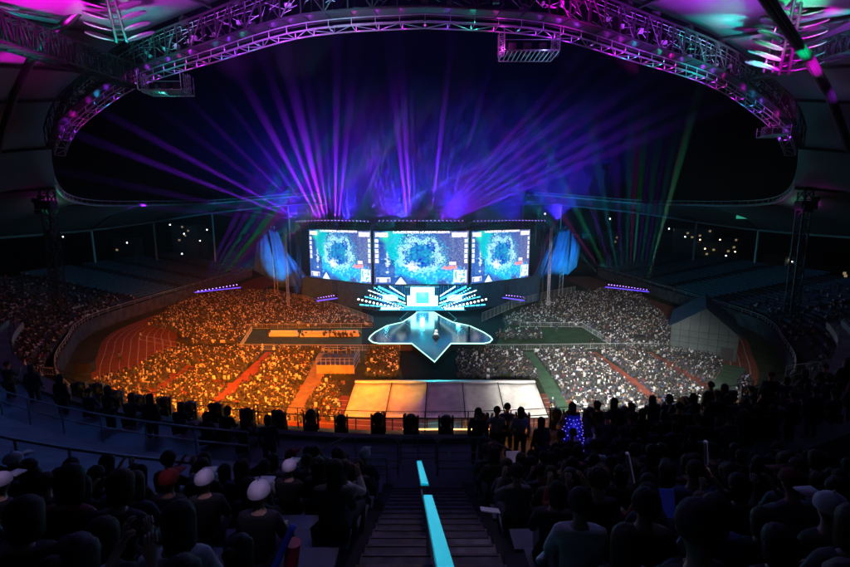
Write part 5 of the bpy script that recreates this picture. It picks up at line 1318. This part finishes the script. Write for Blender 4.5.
# costumed figure with violet dotted cape
x = min(np.arange(-5, 26, .03), key=lambda q: abs(proj(arcp(q, 11.2, 18.8))[0] - 571)); p = arcp(x, 11.2, WALKZ + .1)
r = person(p, .2, 'stand', 'navy', 'hair', 'long', 'person wearing a cape covered in small glowing violet dots at the parapet')
b = MB(); n, m = 14, 10; vs = []
for i in range(m + 1):
    f = i / m
    for j in range(n): t = math.pi * (1.0 + j / (n - 1)); rr = .2 + .2 * f + .02 * math.sin(6 * t); vs.append((math.cos(t) * rr, math.sin(t) * rr * .8 - .02, 1.5 - 1.15 * f))
b.add(vs, [(i * n + j, i * n + j + 1, (i + 1) * n + j + 1, (i + 1) * n + j) for i in range(m) for j in range(n - 1)]); o = b.build('cape', M['blue_plastic'], r, smooth=True)
dt = MB()
for i in range(1, m): 
    for j in range(0, n, 2): q = Vector(vs[i * n + (j + i % 2) % n]); dt.ball(q + Vector((q.x, q.y, 0)).normalized() * .02, .013, 5, 4)
dt.build('glow_dot', emi('violet glow dot', (.2, .12, 1), 2.2), o); point(p + Vector((0, -.5, 1.2)), 3, (.2, .15, 1), .1)

# things held or propped among the spectators
def item(name, px, py, Y, build, m, label, cat, rot=(0, 0, 0)):
    b = MB(); build(b); p = PY(px, py, Y); o = b.build(name, M[m], loc=p); o.rotation_euler = rot; tag(o, label, cat); return o
item('placard', 513, 461, 8.6, lambda b: b.box((0, 0, 0), (.30, .02, .42)), 'paper', 'pale card placard held up among spectators just past the stair foot', 'placard', (R(-15), 0, R(5)))
item('placard', 660, 503, 4.6, lambda b: b.box((0, 0, 0), (.34, .02, .32)), 'blue_plastic', 'square blue placard held low on the white-lit side', 'placard', (R(-20), 0, R(-4)))
item('placard', 640, 545, 3.6, lambda b: b.box((0, 0, 0), (.12, .02, .2)), 'paper', 'small folded white card near the blue placard', 'placard', (R(-50), 0, R(40)))
def stick(b): b.tube((0, 0, -.3), (0, 0, .3), .035, 10); b.ball((0, 0, .3), .035, 8, 6); b.ball((0, 0, -.3), .035, 8, 6)
item('cheering_stick', 630, 468, 6.3, stick, 'balloon', 'long pale inflatable stick tilted, nearest the stairs on white-lit side', 'inflatable stick', (R(10), R(-18), 0))
item('cheering_stick', 706, 455, 7.2, stick, 'balloon', 'long pale inflatable stick tilted further from the stairs, white-lit side', 'inflatable stick', (R(10), R(-14), 0))
item('cheering_stick', 548, 553, 3.6, stick, 'balloon', 'pale rolled stick lying across a lap beside the stairs', 'inflatable stick', (R(50), R(-50), 0))
item('cheering_stick', 632, 549, 3.4, stick, 'balloon', 'short pale stick pointing toward the blue placard', 'inflatable stick', (R(60), R(-45), 0))
item('cheering_stick', 281, 553, 3.6, stick, 'blue_plastic', 'blue inflatable stick beside the red one at the bottom edge', 'inflatable stick', (0, R(24), 0))
item('cheering_stick', 292, 556, 3.7, lambda b: (b.tube((0, 0, -.25), (0, 0, .14), .07, 12), b.tube((0, 0, .14), (0, 0, .15), .074, 12)), 'red_plastic', 'red inflatable stick beside the blue one at the bottom edge', 'inflatable stick', (0, R(8), 0))
item('folded_paper', 490, 510, 5.2, lambda b: b.box((0, 0, 0), (.26, .14, .012)), 'paper', 'folded pale programme on a lap next to the stairs', 'programme', (R(-15), R(8), 0))
def bottle(b): b.tube((0, 0, 0), (0, 0, .15), .033, 10); b.tube((0, 0, .15), (0, 0, .19), .033, 10, r2=.014); b.tube((0, 0, .19), (0, 0, .22), .015, 8)
item('water_bottle', 450, 456, 9.5, bottle, 'paper', 'small pale bottle standing at the stair foot', 'bottle')

# performers and technicians
q = G(436, 337, SZ); r = person((q.x, q.y, SZ), 0, 'stand', 'white', 'hair', 'short', 'performer in white standing at the middle of the star-shaped stage')
b = MB(); b.tube((0, 0, 0), (0, 0, .9), .9, 16, r2=.25); b.build('gown', M['cl_white'], r)
q = G(469, 334, SZ); person((q.x, q.y, SZ), .5, 'stand', 'black', 'hair', 'short', 'performer in black standing on the stage lobe, white-lit side')
for i in range(10):
    sx = -1 if i < 5 else 1; person((PXc + sx * 8.3 + (i % 5 - 2) * .8, 105.4, 1.5), math.pi, 'sit', 'white' if i < 5 else 'black', 'hair', 'short', f'player at the {nth(i % 5 + 1)} seat of the desk, {"orange" if i < 5 else "white"}-lit side of the portal', 'players at the stage desks')
for i, (dx, dy_) in enumerate(((-1.6, .4), (.3, -.3), (1.5, .9))):
    person(CAMP + Vector((dx, dy_, 0)), .1, 'stand_hold' if i == 1 else 'stand', ['grey', 'black', 'navy'][i], 'hair', 'short', f'camera crew member in {["grey", "black", "navy"][i]} on the scaffold platform', 'camera crew')
for i, (x, y) in enumerate(((268, 336), (120, 362), (141, 340), (556, 332), (592, 347))):
    q = G(x, y); person((q.x, q.y, .02), random.uniform(-1, 1), 'stand', ['black', 'grey', 'white', 'navy', 'black'][i], 'hair', 'short', ['steward in black standing on the orange-lit lawn', 'steward in grey standing on the red track', 'steward in white beside the rail on the red track', 'steward in navy on the lawn, white-lit side', 'steward in black at the lawn corner, white-lit side'][i], 'stewards on the field')
# small equipment at the foot of the wall
for i, (x, y, w_) in enumerate(((184, 347, 2.2), (86, 372, 2.5), (640, 344, 1.6))):
    q = G(x, y); b = MB(); b.box((0, 0, .8), (w_, 1.2, 1.5)); b.box((0, 0, 1.6), (w_ + .1, 1.3, .12)); b.box((-w_ * .3, -.62, .8), (.1, .05, 1.2)); b.box((w_ * .3, -.62, .8), (.1, .05, 1.2))
    o = b.build('flight_case', M['black'], loc=(q.x, q.y, 0)); tag(o, ['black flight case at the end of the rail on the red track', 'large black flight case on the grass by the curved wall', 'black flight case at the lawn corner, white-lit side'][i], 'flight case', 'flight cases on the field')
